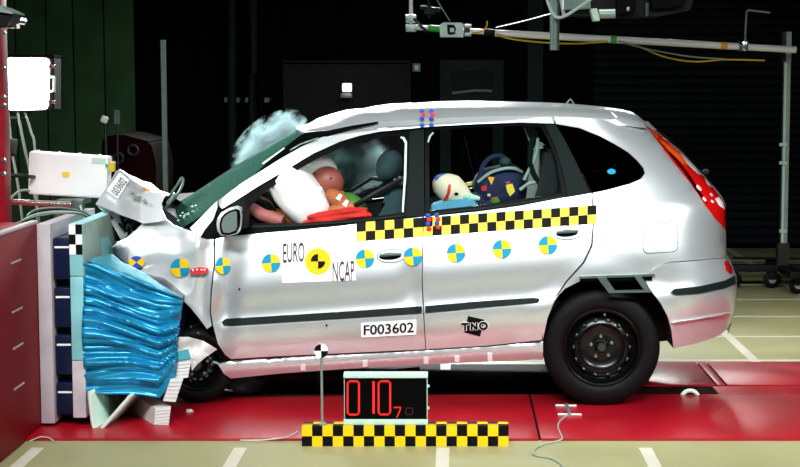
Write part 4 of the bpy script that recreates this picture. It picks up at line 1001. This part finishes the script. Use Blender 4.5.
for x, y in ((90.5, 252.5), (100.5, 248.5)):
    p = P(x, y, yn + 0.2 + (x - 90) * 0.02); obj('rivet', TUBE([p + Vector((-0.003, 0, 0)), p + Vector((0.004, 0, 0))], 0.010, 8), 'ink_black', de)
panel('mount_flange', [(85, 245), (108, 236), (113, 250), (112, 255), (86, 259)], lambda x, y: yn + 0.12 + (x - 85) * 0.018, 'plate_cyan', de, 0.008, 4)
# loose honeycomb pieces
def hc(name, quad, d0, depth, label, sh=(-0.05, 0, 0)):
    t = thing(name, P(quad[2][0], quad[2][1], d0), label, 'honeycomb piece', 'white honeycomb pieces at the front wheel')
    obj('block', extrude_px(quad, d0, d0 + depth, shift=sh), 'white_paint', t, smooth=False)
    a, b, c, d = map(Vector, quad)
    for k in range(1, 6):
        u = k / 6; p, q = a.lerp(d, u), b.lerp(c, u)
        obj('cell_line', TUBE([P(p[0], p[1], d0 - 0.001), P(q[0], q[1], d0 - 0.001)], 0.0022, 4), 'plate_grey', t)
    return t
hc('honeycomb_piece', [(178.5, 358), (192, 357), (188, 377.5), (175, 379)], -0.42, 0.3, 'white honeycomb block just under the pointed white sheet')
hc('honeycomb_piece', [(170.5, 379), (183.5, 378), (175.5, 402), (163, 401)], -0.47, 0.3, 'white honeycomb block in the middle of the three at the front wheel')
g_ = G(163, 428).y
hc('honeycomb_piece', [(155.5, 408.5), (171, 406.5), (168.5, 426), (153.5, 427.5)], g_ + 0.01, 0.32, 'lowest white honeycomb block lying on the red track', (-0.17, 0, 0.0))
ws_ = thing('pointed_sheet', P(195, 370, -0.3), 'pointed white torn sheet beside the blue foil block', 'metal sheet')
panel('sheet', [(177, 337), (188, 337), (203, 341), (217, 349.5), (206, 357), (197, 364.5), (192, 371), (190, 358), (178, 357)], lambda x, y: -0.40 + 0.004 * (x - 177) + 0.03 * ridge(x, y, 0.06, 4.2), 'white_paint', ws_, 0.006, 3, ang=30)
panel('inner_fold', [(176, 352), (188, 349), (191, 358), (177, 361)], flat(-0.43), 'foil_cyan', ws_, 0.006, 3)
vs_ = thing('folded_sheet', G(97, 431), 'white sheet folded into a V standing under the foil block', 'metal sheet')
V_ = smooth_curve([(89, 391, 0), (91, 412, 0), (93.5, 427, 0), (97.5, 430.5, 0), (103, 427.5, 0), (115, 414, 0), (131, 396, 0)], 4)
bm = bmesh.new(); yv = G(97, 431).y + 0.012
ra = [P(v[0], v[1], yv) for v in V_]; ring = []
for p in ra: ring.append((bm.verts.new(p), bm.verts.new(p + Vector((0.05, 0.40, 0.0)))))
for (a, b), (c, d) in zip(ring, ring[1:]): bm.faces.new((a, c, d, b))
o = obj('sheet', bm, 'frame_pale', vs_); md = o.modifiers.new('solid', 'SOLIDIFY'); md.thickness = 0.012
obj('sheet_edge', TUBE(ra, 0.008, 6), 'white_paint', vs_)
dg = thing('tyre_crumb', G(189.5, 414), 'small white scrap of foam in front of the tyre', 'debris')
bm = bmesh.new(); vv = add_ell(bm, P(189.5, 412, G(189, 414).y), (0.02, 0.018, 0.018), None, 8, 6)
for v in vv: v.co += Vector((random.uniform(-.005, .005), 0, random.uniform(-.004, .004)))
obj('scrap', bm, 'white_paint', dg, smooth=False)

# ================================================================ EQUIPMENT AT THE LEFT
wb = thing('white_box', P(67, 200, 0.5), 'white equipment box with a small yellow sticker above the barrier', 'equipment box')
yb0 = 0.45
obj('case', extrude_px([(29, 151.5), (107.5, 157), (105.5, 198.5), (28, 194)], yb0, yb0 + 0.13, bevel=0.006), 'sticker_white', wb)
panel('grey_label', [(92, 157.8), (106, 158.6), (105.8, 164), (92, 163)], flat(yb0 - 0.004), 'frame_pale', wb, 0.003, 4)
panel('yellow_sticker', [(62, 172), (69.5, 171.6), (69.5, 176.4), (66.5, 177.6), (62.5, 176.6)], flat(yb0 - 0.004), 'pale_yellow', wb, 0.003, 3)
for x, y in ((39, 151.2), (60, 152.6), (80, 154), (100, 155.4)): obj('lid_screw', TUBE([P(x, y + 1, yb0 + 0.04), P(x, y - 1.2, yb0 + 0.04)], 0.008, 8), 'white_paint', wb)
panel('side_panel', [(108, 161), (114, 162.5), (113.6, 171.5), (107.5, 172.5)], flat(yb0 + 0.06), 'cable_yellow', wb, 0.05, 4)
obj('indicator', BOX(P(106.6, 165.6, yb0 - 0.004), (0.012, 0.008, 0.018)), 'green_tape', wb)
obj('mounting_bracket', corner_box(P(66, 197, 0.56), P(82, 205, 0.33)), 'steel_dark', wb, smooth=False)
sp = thing('support_pipe', P(54, 220, 0.3), 'chrome support pipe with clamp reaching in from the left', 'pipe')
obj('pipe', TUBE([P(-12, 201, 0.3), P(74, 204.5, 0.3)], 0.016, 12), 'chrome', sp)
obj('clamp', BOX(P(78, 204, 0.3), (0.07, 0.06, 0.06), None, 0.01), 'steel_dark', sp)
obj('clamp_screw', TUBE([P(80, 205, 0.25), P(84, 213, 0.26)], 0.008), 'chrome', sp)
obj('upright', TUBE([P(57, 206, 0.3), (P(57, 206, 0.3).x, 0.3, 0.802)], 0.016, 10), 'brass', sp)
obj('collar', TUBE([P(3.5, 201.6, 0.3), P(6, 201.7, 0.3)], 0.019, 12), 'steel_dark', sp)
def cable(name, pts, r, m, label, grp=None):
    return obj(name, TUBE(smooth_curve([Vector(p) for p in pts], 6), r, 6), m, None, label, 'cable', grp)
cable('cable', [P(8, 109, 1.25), P(12, 150, 1.22), P(18, 185, 1.2), P(24, 236, 1.2)], 0.008, 'cable_grey', 'pale cable hanging beside the red column', None)
cable('cable', [P(17, 109, 1.26), P(25, 150, 1.24), P(33, 185, 1.22), P(41, 236, 1.2)], 0.009, 'cable_grey', 'pale cable hanging from the middle of the floodlight', None)
cable('cable', [P(24, 109, 1.27), P(31, 132, 1.25), P(35, 150, 1.24), P(38, 236, 1.22)], 0.008, 'cable_grey', 'pale cable dropping behind the left part of the white box', None)
cable('cable', [P(8, 176, 0.35), P(18, 175.5, 0.35), P(28, 176.5, 0.38), P(34, 177, 0.44)], 0.012, 'cable_black', 'black cable plugged into the left of the white box')
cable('cable', [P(10, 199, 0.42), P(18, 192, 0.42), P(24, 190, 0.43), P(30, 190.5, 0.44)], 0.008, 'cable_grey', 'grey cable curling to the lower corner of the white box')
for k in range(4):
    cable('cable', [P(14 + 3 * k, 224 - 0.4 * k, -0.2 + .05 * k), P(34, 217 - k * 2.2, -0.15 + .05 * k), P(58, 213.5 - k * 2.0, -0.1 + .05 * k), P(80, 214 - k, -0.05 + .05 * k), P(92, 220 - k, 0.05 + .04 * k)], 0.0055, ('steel_dark', 'cable_grey', 'moulding', 'steel_dark')[k], ('lowest grey hose looped over the barrier plates', 'pale second hose looped over the barrier plates', 'blackish third hose looped over the barrier plates', 'topmost grey hose looped over the barrier plates')[k], 'hoses over the barrier plates')
bx = thing('cable_connector', P(16, 160, 1.22), 'grey plastic connector hanging beside the red column', 'connector')
obj('body', BOX(P(13, 146, 1.2), (0.05, 0.04, 0.09), Euler((0, 0.15, 0)), 0.01), 'steel_dark', bx)
obj('plug', BOX(P(13, 153.5, 1.2), (0.035, 0.035, 0.03), None, 0.006), 'cable_black', bx)
# floodlight
fl = thing('floodlight', P(28, 112, 1.6), 'square floodlight shining white beside the red column', 'floodlight')
yl = 1.2
obj('housing', extrude_px([(6, 56), (50, 57), (54, 58), (54, 110), (50, 111), (6, 111)], yl + 0.02, yl + 0.2, bevel=0.005), 'black_plastic', fl)
obj('lamp_face', extrude_px([(7, 57.5), (46.5, 58.2), (49, 61), (48, 105), (45.5, 109.5), (9.5, 110.5), (6.5, 107)], yl, yl + 0.03, bevel=0.006), 'lamp_glass', fl)
obj('handle', TUBE([P(49, 77, yl + 0.03), P(54.5, 76.8, yl), P(54, 91, yl), P(49, 91.5, yl + 0.03)], 0.010), 'white_paint', fl)
for y in (66.5, 102): obj('latch', BOX(P(52, y, yl + 0.02), (0.05, 0.03, 0.024), None, 0.005), 'chrome', fl)
obj('top_rim', BOX(P(30, 56, yl + 0.1), (0.34, 0.2, 0.012)), 'dark_red', fl)
obj('yoke', TUBE([P(30, 111, yl + 0.1), P(31, 118, yl + 0.1), P(8, 119, yl + 0.1), P(-6, 119, yl + 0.1)], 0.016), 'cable_black', fl)
cb = thing('camera_box', P(4, 28, 0.0), 'small dark camera housing on the red column top left', 'camera')
obj('housing', extrude_px([(-14, 4), (-1, 7), (12.5, 13), (7, 27), (-14, 28)], -0.7, -0.52, bevel=0.004), 'black_plastic', cb)
obj('hood', extrude_px([(-14, 3), (0, 6.4), (13, 12.6), (12.4, 14), (0, 12), (-14, 9)], -0.72, -0.5), 'steel', cb, smooth=False)
obj('bracket', extrude_px([(7, 25.6), (15.6, 25), (16.4, 24), (16.8, 28), (7, 27.6)], -0.62, -0.56), 'brass', cb, smooth=False)
a_ = P(0, 18, -0.55); obj('mount_arm', TUBE([a_, Vector((a_.x, -0.11, a_.z))], 0.02), 'steel_dark', cb)
obj('stand_pole', TUBE([P(-10, 119, yl + 0.1), Vector((P(-10, 119, yl + 0.1).x, yl + 0.1, 0.81))], 0.02), 'cable_black', fl)
# thin grey pole in the dark
tp = thing('thin_pole', P(163, 190, 3.0), 'thin pale upright pole in the dark behind the bonnet', 'pole')
obj('shaft', corner_box((P(161, 40, 3.0).x, 2.98, 0.0), (P(165.4, 40, 3.0).x, 3.02, P(163, 40, 3.0).z)), 'steel_dark', tp, smooth=False)
obj('foot', BOX(P(163, 40, 3.0) * Vector((1, 1, 0)) if False else (P(163, 40, 3).x, 3.0, 0.02), (0.3, 0.3, 0.04), None, 0.005), 'cable_black', tp)
sm = thing('small_lamp', P(104, 122, 3.0), 'tiny white lamp glinting above the white box', 'lamp')
obj('bulb', BOX(P(104.5, 119.5, 3.0), (0.05, 0.04, 0.05), Euler((0, 0.4, 0)), 0.012), 'white_paint', sm)
obj('stalk', TUBE([P(105, 121, 3.0), P(106, 145, 3.0), (P(106, 145, 3.0).x, 3.0, 0.0)], 0.010), 'cable_black', sm)
pl = obj('grey_signboard', corner_box(P(114, 110, 3.2), P(120, 124, 3.22)), 'steel_dark', None, 'small grey upright panel beside the tiny lamp', 'panel', smooth=False)
obj('panel_post', TUBE([P(117, 123, 3.21), (P(117, 123, 3.21).x, 3.21, 0)], 0.008), 'cable_black', pl)
dm = thing('red_machine', G(130, 262), 'dark red machine housing in the gloom behind the white box', 'machine')
yy = 3.6
obj('housing', extrude_px([(100, 160), (102, 137), (120, 134), (150, 142), (156, 166), (152, 300), (100, 300)], yy, yy + 0.8, bevel=0.02), 'dark_red', dm)
for x, y in ((118, 158), (133, 150)):
    obj('hand_wheel', TUBE([P(x + 5 * math.cos(t), y + 5 * math.sin(t), yy - 0.03) for t in [2 * math.pi * k / 16 for k in range(17)]], 0.012), 'cable_black', dm)
bp_ = P(135, 300, yy)
obj('base', corner_box((P(98, 300, yy).x, yy, 0), (P(154, 300, yy).x, yy + 0.8, bp_.z), 0.01), 'under_black', dm)
# dark drain pipes in the background
for k, (x0, x1, y1) in enumerate(((232, 243, 120), (243, 256, 130), (253, 262, 120), (262, 266, 130))):
    t = thing('wall_pipe', (P(x0, 0, WY - 0.3).x, WY - 0.3, 0), ['leftmost dark pipe on the wall above the windscreen', 'slanting dark pipe on the wall above the windscreen', 'upright dark pipe beside the slanting one on the wall', 'thin rightmost dark pipe on the wall above the windscreen'][k], 'pipe', 'dark wall pipes above the windscreen')
    top_ = P(x0 + (4 if k == 1 else 0), -40, WY - 0.3); b_ = P(x1 if k == 1 else x0, y1, WY - 0.3)
    obj('pipe', TUBE([top_, b_, (b_.x, b_.y, 0.0)], 0.05 if k != 3 else 0.025, 10), 'frame_black' if k % 2 else 'frame_steel', t)
    obj('pipe_clip', BOX((b_.x, WY - 0.16, 1.6), (0.16, 0.26, 0.05)), 'steel_dark', t)
# signal lamp behind the roof
sl_ = thing('signal_lamp', P(346, 100, WY - 0.3), 'small lit lamp glowing on the dark door above the roof', 'lamp')
obj('lens', BOX(P(347, 87.5, WY - 0.3), (0.10, 0.05, 0.09), None, 0.015), 'lamp_glow', sl_)
obj('base', BOX(P(346.5, 95.5, WY - 0.28), (0.12, 0.08, 0.05), None, 0.008), 'steel', sl_)
obj('bracket', BOX(P(346.5, 93, WY - 0.2), (0.05, 0.16, 0.10)), 'black_plastic', sl_)
wbx = thing('wall_socket', P(416, 70, WY - 0.06), 'small pale socket box on the dark wall', 'socket')
obj('box', BOX(P(416.5, 67.6, WY - 0.07), (0.09, 0.07, 0.09), None, 0.01), 'steel_dark', wbx)
obj('plate', BOX(P(416.5, 67.6, WY - 0.115), (0.04, 0.02, 0.05)), 'frame_pale', wbx)

# ================================================================ OVERHEAD RIG
YR = 4.9
rg_ = thing('overhead_bar', P(410, 30, YR), 'long white bar above the car with clamps and tape', 'bar')
def bar(name, a, b, r, m, y=YR, n=12): return obj(name, TUBE([P(*a, y), P(*b, y)], r, n), m, rg_)
bar('tube', (411, 27), (486, 32), 0.022, 'white_tube'); bar('joint', (484, 32), (495, 33), 0.030, 'black_plastic'); bar('tube', (494, 33), (796, 49.8), 0.029, 'white_tube')
bar('tape', (428, 28.2), (440, 29), 0.028, 'green_tape'); bar('tape', (610.5, 39.5), (616.5, 39.8), 0.034, 'green_tape'); bar('tape', (720.5, 45.6), (727, 46), 0.032, 'orange_tape')
obj('hanger', TUBE([(P(412, 20, YR).x, YR, 7.0), P(411, 30, YR)], 0.016, 12), 'white_tube', rg_)
for x, y in ((411, 18.5), (411, 28)): obj('clamp', BOX(P(x, y, YR), (0.09, 0.09, 0.065), None, 0.012), 'steel', rg_)
sb = thing('sensor_box', P(452, 38, YR), 'grey sensor box clamped on the white overhead bar', 'sensor')
obj('case', extrude_px([(439.5, 25), (443, 22.3), (462, 22.8), (463.5, 24), (463.5, 37.3), (440, 37)], YR - 0.13, YR - 0.03, bevel=0.005), 'steel', sb)
obj('lens_hole', extrude_px([(447, 24.5), (454, 24.8), (456, 28), (455, 34), (450, 35), (447.5, 33.5)], YR - 0.14, YR - 0.125), 'ink_black', sb, smooth=False)
obj('lens', BOX(P(452, 30, YR - 0.145), (0.035, 0.012, 0.035), None, 0.004), 'frame_pale', sb)
for y in (26, 34.5): obj('terminal', BOX(P(468, y, YR - 0.08), (0.06, 0.06, 0.03), None, 0.006), 'steel', sb)
obj('terminal_body', BOX(P(467, 30.5, YR - 0.07), (0.05, 0.05, 0.09)), 'cable_black', sb)
jb = thing('dark_bracket', P(430, 25, YR + 0.3), 'dark metal bracket near the upper end of the white bar', 'bracket')
obj('plate', BOX(P(430, 11, YR + 0.2), (0.09, 0.05, 0.06), None, 0.01), 'moulding', jb)
obj('arm', TUBE([P(420, 7.5, YR + 0.2), P(440, 10, YR + 0.2)], 0.02), 'moulding', jb); obj('drop', TUBE([(P(429, 18, YR + 0.2).x, YR + 0.2, 7.0), P(429, 18, YR + 0.2)], 0.016), 'moulding', jb)
cable('cable', [P(414, 19, YR - .05), P(419, 24, YR - .08), P(424, 29, YR - .06), P(428, 31.5, YR - .04)], 0.012, 'cable_black', 'short black cable beside the clamp of the overhead bar')
cable('cable', [P(436, -2, YR - .1), P(443, 10, YR - .1), P(450, 21, YR - .1)], 0.004, 'cable_grey', 'thin grey wire rising from the sensor box')
cable('cable', [P(473, 33, YR - .06), P(482, 31, YR - .06), P(486.5, 26, YR - .06), P(487, 21, YR - .06)], 0.008, 'cable_yellow', 'short yellow cable sticking up beside the sensor box')
cable('cable', [P(496, 34, YR - .04), P(510, 38.6, YR - .04), P(540, 42.2, YR - .04), P(575, 43.6, YR - .04), P(608, 41.5, YR - .04)], 0.008, 'cable_yellow', 'yellow cable sagging below the left part of the bar')
cable('cable', [P(618, 41.5, YR - .04), P(640, 47, YR - .04), P(665, 57, YR - .04), P(695, 61.6, YR - .04), P(725, 59.6, YR - .04), P(765, 60.4, YR - .04)], 0.008, 'cable_yellow', 'yellow cable sagging below the right part of the bar')
cable('cable', [P(618, 41.5, YR - .06), P(650, 49.5, YR - .06), P(690, 56.5, YR - .06), P(725, 59, YR - .06)], 0.006, 'cable_grey', 'thin grey wire running above the sagging yellow cable')
cable('cable', [P(496, 27.5, YR - .3), P(520, 22, YR - 1.2), P(552, 13.5, 2.62)], 0.004, 'cable_grey', 'thin grey wire slanting up to the hanging pipe')
jc = thing('joint_clamp', P(745, 50, YR), 'metal clamp with a thin upright rod on the overhead bar', 'clamp')
obj('body', BOX(P(744.5, 46, YR - 0.02), (0.05, 0.09, 0.085), None, 0.012), 'chrome', jc)
obj('collar', TUBE([P(738.5, 46.4, YR), P(741.5, 46.5, YR)], 0.042, 12), 'steel_dark', jc)
obj('rod', TUBE([P(745, 42, YR - 0.05), P(746.5, 12, YR - 0.05), P(748, 10, YR - 0.05), P(770, 12.5, YR - 0.05)], 0.009), 'steel', jc)
# hanging pipe with rig
hp = thing('hanging_pipe', P(554, 50, 2.6), 'short grey pipe hanging down in front of the shutter', 'pipe')
obj('pipe', TUBE([(P(554.5, 50, 2.6).x, 2.6, 7.0), P(554.5, 50, 2.6)], 0.033, 16), 'steel_dark', hp)
bm = bmesh.new(); add_lathe_y(bm, (0, 0, 0), [(0.033, 0), (0.026, 0.0), (0.026, 0.05)], 16); bmesh.ops.transform(bm, matrix=Matrix.Translation(P(554.5, 50, 2.6)) @ Matrix.Rotation(math.pi / 2, 4, 'X'), verts=bm.verts[:]); obj('rim', bm, 'steel', hp)
cable('cable', [P(546, -4, 2.5), P(552, 12, 2.5), P(560, 17.6, 2.5), P(575, 10, 2.5), P(592, -2, 2.5)], 0.012, 'steel_dark' if False else 'cable_grey', 'thick grey hose looping past the hanging pipe')
eq_top = None
eq = thing('ceiling_equipment', P(625, 20, 3.2), 'dark machinery with grey boxes hanging at the top edge', 'machinery')
ye = 3.0
obj('beam', extrude_px([(560, -20), (700, -20), (690, 10), (660, 16), (640, 17), (566, 15)], ye + 0.1, ye + 0.5), 'black_plastic', eq, smooth=False)
obj('grey_box', extrude_px([(564, -10), (590, -10), (591, 8.5), (564, 10)], ye, ye + 0.2, bevel=0.006), 'steel_dark', eq)
obj('pale_box', extrude_px([(590.5, 9), (597, 8), (600, 20.5), (594, 21)], ye - 0.04, ye + 0.1), 'frame_pale', eq, smooth=False)
obj('cylinder', TUBE([P(599, 14, ye), P(615, 13.6, ye)], 0.035, 14), 'steel', eq)
obj('hydraulic_unit', extrude_px([(617, -10), (636, -10), (636, 12), (617, 14)], ye, ye + 0.2, bevel=0.006), 'frame_black', eq)
for hx in (570, 680): obj('hanger_rod', TUBE([(P(hx, -15, ye + 0.3).x, ye + 0.3, 7.0), P(hx, -12, ye + 0.3)], 0.02), 'cable_black', eq)
obj('fitting', BOX(P(628, 9, ye - 0.02), (0.02, 0.03, 0.03), None, 0.005), 'steel', eq)
obj('post', TUBE([P(647, 3, ye), P(647, 16, ye)], 0.012), 'steel_dark', eq)
obj('tray', extrude_px([(650, -10), (690, -10), (684, 6), (652, 9)], ye, ye + 0.3, bevel=0.01), 'frame_black', eq)
# stand with casters at the right
ps = thing('pole_stand', G(784, 290), 'tall steel pole stand on a dark wheeled base at the right edge', 'stand')
yp = G(784, 288).y
xb = P(783, 260, yp).x
obj('lower_sleeve', corner_box((P(777, 240, yp).x, yp - 0.05, 0.2), (P(788.5, 240, yp).x, yp + 0.05, P(783, 243, yp).z)), 'cable_black', ps, smooth=False)
obj('pole', corner_box((xb - 0.028, yp - 0.028, P(783, 250, yp).z), (xb + 0.028, yp + 0.028, P(785, 62, yp).z)), 'steel', ps, smooth=False)
obj('pole_edge', corner_box((xb - 0.028, yp - 0.036, P(783, 242, yp).z), (xb - 0.006, yp - 0.028, P(785, 62, yp).z)), 'frame_pale', ps, smooth=False)
obj('upper_bracket', corner_box((P(781, 60, yp).x, yp - 0.06, P(785, 62, yp).z), (P(787, 60, yp).x, yp + 0.03, P(785, 32, yp).z)), 'cable_black', ps, smooth=False)
obj('upper_angle', corner_box((P(784.5, 60, yp).x, yp - 0.07, P(785, 62, yp).z), (P(789.5, 60, yp).x, yp - 0.06, P(785, 32, yp).z)), 'steel', ps, smooth=False)
for y in (144.5, 163, 231): obj('pole_clip', BOX(P(783, y, yp - 0.04), (0.065, 0.03, 0.03), None, 0.005), 'frame_pale', ps)
zb = P(760, 268, yp).z
obj('base_beam', corner_box((P(729, 268, yp).x, yp - 0.05, zb - 0.03), (P(812, 268, yp).x, yp + 0.05, zb + 0.03), 0.005), 'black_plastic', ps)
obj('base_beam', corner_box((xb - 0.05, yp - 0.55, zb - 0.03), (xb + 0.05, yp + 0.55, zb + 0.03), 0.005), 'black_plastic', ps)
obj('base_rail', TUBE([P(733, 258, yp + 0.3), P(812, 259, yp + 0.3)], 0.012), 'black_plastic', ps)
for x, yy in ((772, yp), (798, yp - 0.4), (733, yp)):
    cx_ = P(x, 280, yy).x; rr = 0.075
    bm = bmesh.new(); add_lathe_y(bm, (cx_, yy - 0.02, rr), [(0.02, 0.0), (rr * 0.8, 0.0), (rr, 0.008), (rr, 0.032), (rr * 0.8, 0.04), (0.02, 0.04)], 24, closed=True)
    cw_ = obj('caster_wheel', bm, 'rubber', ps)
    obj('caster_fork', corner_box((cx_ - 0.03, yy - 0.03, rr), (cx_ + 0.03, yy + 0.03, zb - 0.02), 0.004), 'black_plastic', cw_)
    bm = bmesh.new(); add_lathe_y(bm, (cx_, yy - 0.026, rr), [(0.001, 0.0), (0.03, 0.0), (0.034, 0.008)], 16); obj('caster_hub', bm, 'steel', cw_)

# ================================================================ FOREGROUND MARKERS
x0, x1 = G(302, 446).x, G(508.5, 446).x; y0 = G(400, 446.3).y; y1 = y0 + 0.10
cbx = thing('checkered_beam', ((x0 + x1) / 2, y0 + 0.05, 0), 'long low yellow and black checkered beam on the floor', 'marker beam')
bm = bmesh.new(); n = 20; hh = 0.102; zb0 = 0.0
wq = (x1 - x0) / n
def qd(vs, mi):
    f = bm.faces.new([bm.verts.new(v) for v in vs]); f.material_index = mi
for i in range(n):
    a, b = x0 + i * wq, x0 + (i + 1) * wq
    for j in range(2): qd([(a, y0, zb0 + hh / 2 * j), (b, y0, zb0 + hh / 2 * j), (b, y0, zb0 + hh / 2 * (j + 1)), (a, y0, zb0 + hh / 2 * (j + 1))], (i + j + 1) % 2)
    for j in range(2): qd([(a, y0 + 0.05 * j, zb0 + hh), (b, y0 + 0.05 * j, zb0 + hh), (b, y0 + 0.05 * (j + 1), zb0 + hh), (a, y0 + 0.05 * (j + 1), zb0 + hh)], (i + j) % 2)
    qd([(a, y1, zb0), (a, y1, zb0 + hh), (b, y1, zb0 + hh), (b, y1, zb0)], i % 2)
for xx in (x0, x1): qd([(xx, y0, zb0), (xx, y1, zb0), (xx, y1, zb0 + hh), (xx, y0, zb0 + hh)], 0)
qd([(x0, y0, zb0), (x0, y1, zb0), (x1, y1, zb0), (x1, y0, zb0)], 1)
bmesh.ops.remove_doubles(bm, verts=bm.verts[:], dist=1e-5)
obj('beam', bm, ['yellow', 'ink_black'], cbx, smooth=False)
obj('edge_seam', corner_box((x0, y0 + 0.022, hh), (x1, y0 + 0.026, hh + 0.0015)), 'ink_black', cbx, smooth=False)
yT = y0 + 0.025
def PT(px, py, y=None): return P(px, py, yT if y is None else y)
tm = thing('timer_display', (PT(386, 420).x, yT + 0.03, hh), 'black timer display with red digits on the checkered beam', 'display')
zb1 = hh + 0.0015; ztop = PT(386, 374).z
xl, xr2 = PT(344, 400).x, PT(427.5, 400).x
obj('case', corner_box((xl, yT + 0.006, zb1), (xr2, yT + 0.062, ztop), 0.003), 'frame_pale', tm)
obj('screen', corner_box((xl + 0.004, yT, zb1 + 0.028), (xr2 - 0.004, yT + 0.008, ztop - 0.018)), 'display_black', tm, smooth=False)
obj('frame_strip', corner_box((xl - 0.002, yT - 0.004, ztop - 0.02), (xr2 + 0.002, yT + 0.064, ztop + 0.002), 0.002), 'frame_pale', tm)
obj('frame_strip', corner_box((xl - 0.002, yT - 0.004, zb1), (xr2 + 0.002, yT + 0.004, zb1 + 0.028), 0.002), 'frame_pale', tm)
for y in (386, 408): obj('side_screw', BOX(PT(428.4, y, yT + 0.03), (0.01, 0.012, 0.012)), 'frame_pale', tm)
def stroke(pts, wdt, m, name='digit'):
    bm = bmesh.new()
    for (a, b) in zip(pts, pts[1:]):
        A, B = PT(*a, yT - 0.0015), PT(*b, yT - 0.0015); c = (A + B) / 2; L = (B - A).length; d = B - A
        add_box(bm, c, (L + wdt * 0.55, 0.002, wdt), Euler((0, -math.atan2(d.z, d.x), 0)))
    return obj(name, bm, m, tm, smooth=False)
def zero(x0, y0, x1, y1, wdt, m, c=2.0):
    return stroke([(x0 + c, y0), (x1 - c, y0), (x1, y0 + c), (x1, y1 - c), (x1 - c, y1), (x0 + c, y1), (x0, y1 - c), (x0, y0 + c), (x0 + c, y0)], wdt, m)
zero(347.6, 381.2, 359.0, 414.6, 0.0095, 'led_red'); stroke([(373.6, 382), (373.6, 413)], 0.012, 'led_red'); zero(378.6, 381.2, 390.2, 414.4, 0.0095, 'led_red')
stroke([(394, 407.6), (400.6, 407.2), (399.8, 411), (396.8, 417)], 0.006, 'led_red'); zero(405.8, 408, 412.6, 414.5, 0.004, 'led_dim', 1.2)
sd = thing('target_stand', (PT(322, 421).x, yT, hh), 'thin rod with a black and white target disc on the beam', 'target stand')
ct = PT(321.3, 350.5)
obj('rod', TUBE([(PT(322, 400).x, yT, hh + 0.002), (ct.x, yT, ct.z)], 0.0065, 10), 'steel', sd)
obj('foot', TUBE([(PT(322, 400).x, yT, hh + 0.0016), (PT(322, 400).x, yT, hh + 0.010)], 0.02, 14), 'steel', sd)
bm = bmesh.new(); n = 8; rr = 0.0345
V0 = bm.verts.new(ct + Vector((0, -0.012, 0)))
ring = [bm.verts.new(ct + Vector((rr * math.cos(t), -0.012, rr * math.sin(t)))) for t in [2 * math.pi * k / 32 for k in range(32)]]
ring2 = [bm.verts.new(v.co + Vector((0, 0.012, 0))) for v in ring]
for k in range(32):
    f = bm.faces.new((V0, ring[k], ring[(k + 1) % 32])); f.material_index = (k // 8) % 2
    f = bm.faces.new((ring[k], ring2[k], ring2[(k + 1) % 32], ring[(k + 1) % 32])); f.material_index = 0
bm.faces.new(ring2[::-1])
obj('target_disc', bm, ['sticker_white', 'ink_black'], sd, smooth=False)
# sensor clip on the track with its wire
ck = thing('track_sensor', G(569, 411, 0.014), 'small white H-shaped sensor lying on the red track', 'sensor')
zc = 0.02
obj('bar', TUBE([G(555.5, 405.4, zc), G(576.5, 405.8, zc)], 0.006, 8), 'white_paint', ck)
obj('bar', TUBE([G(557.8, 414.3, zc), G(581.5, 414.6, zc)], 0.006, 8), 'white_paint', ck)
obj('body', TUBE([G(566.5, 405.4, zc + 0.004), G(569.5, 414.3, zc + 0.004)], 0.011, 8), 'steel', ck)
obj('sensor_wire', TUBE(smooth_curve([G(568, 415, 0.018), G(560, 421, 0.018), G(558, 427, 0.018), G(562, 437, 0.018), G(560, 440, 0.016), G(549, 443, 0.006), G(537, 447.5, 0.006), G(533, 453, 0.006), G(538, 456, 0.006), G(552, 458.5, 0.006), G(563, 466, 0.006), G(568, 475, 0.006)], 5), 0.004, 6), 'cable_grey', None, 'thin grey wire trailing from the track sensor across the floor', 'wire')
obj('floor_wire', TUBE(smooth_curve([G(298, 431, 0.018), G(290, 436, 0.018), G(280, 438, 0.018), G(262, 440.0, 0.018), G(240, 440.2, 0.018)], 5), 0.003, 6), 'frame_pale', None, 'thin pale wire on the red track at the end of the beam', 'wire')
obj('floor_wire', TUBE(smooth_curve([G(30, 441, 0.018), G(40, 437, 0.018), G(48, 437.5, 0.018), G(53, 440.5, 0.018)], 5), 0.003, 6), 'frame_pale', None, 'thin pale loop of wire at the foot of the red block', 'wire')
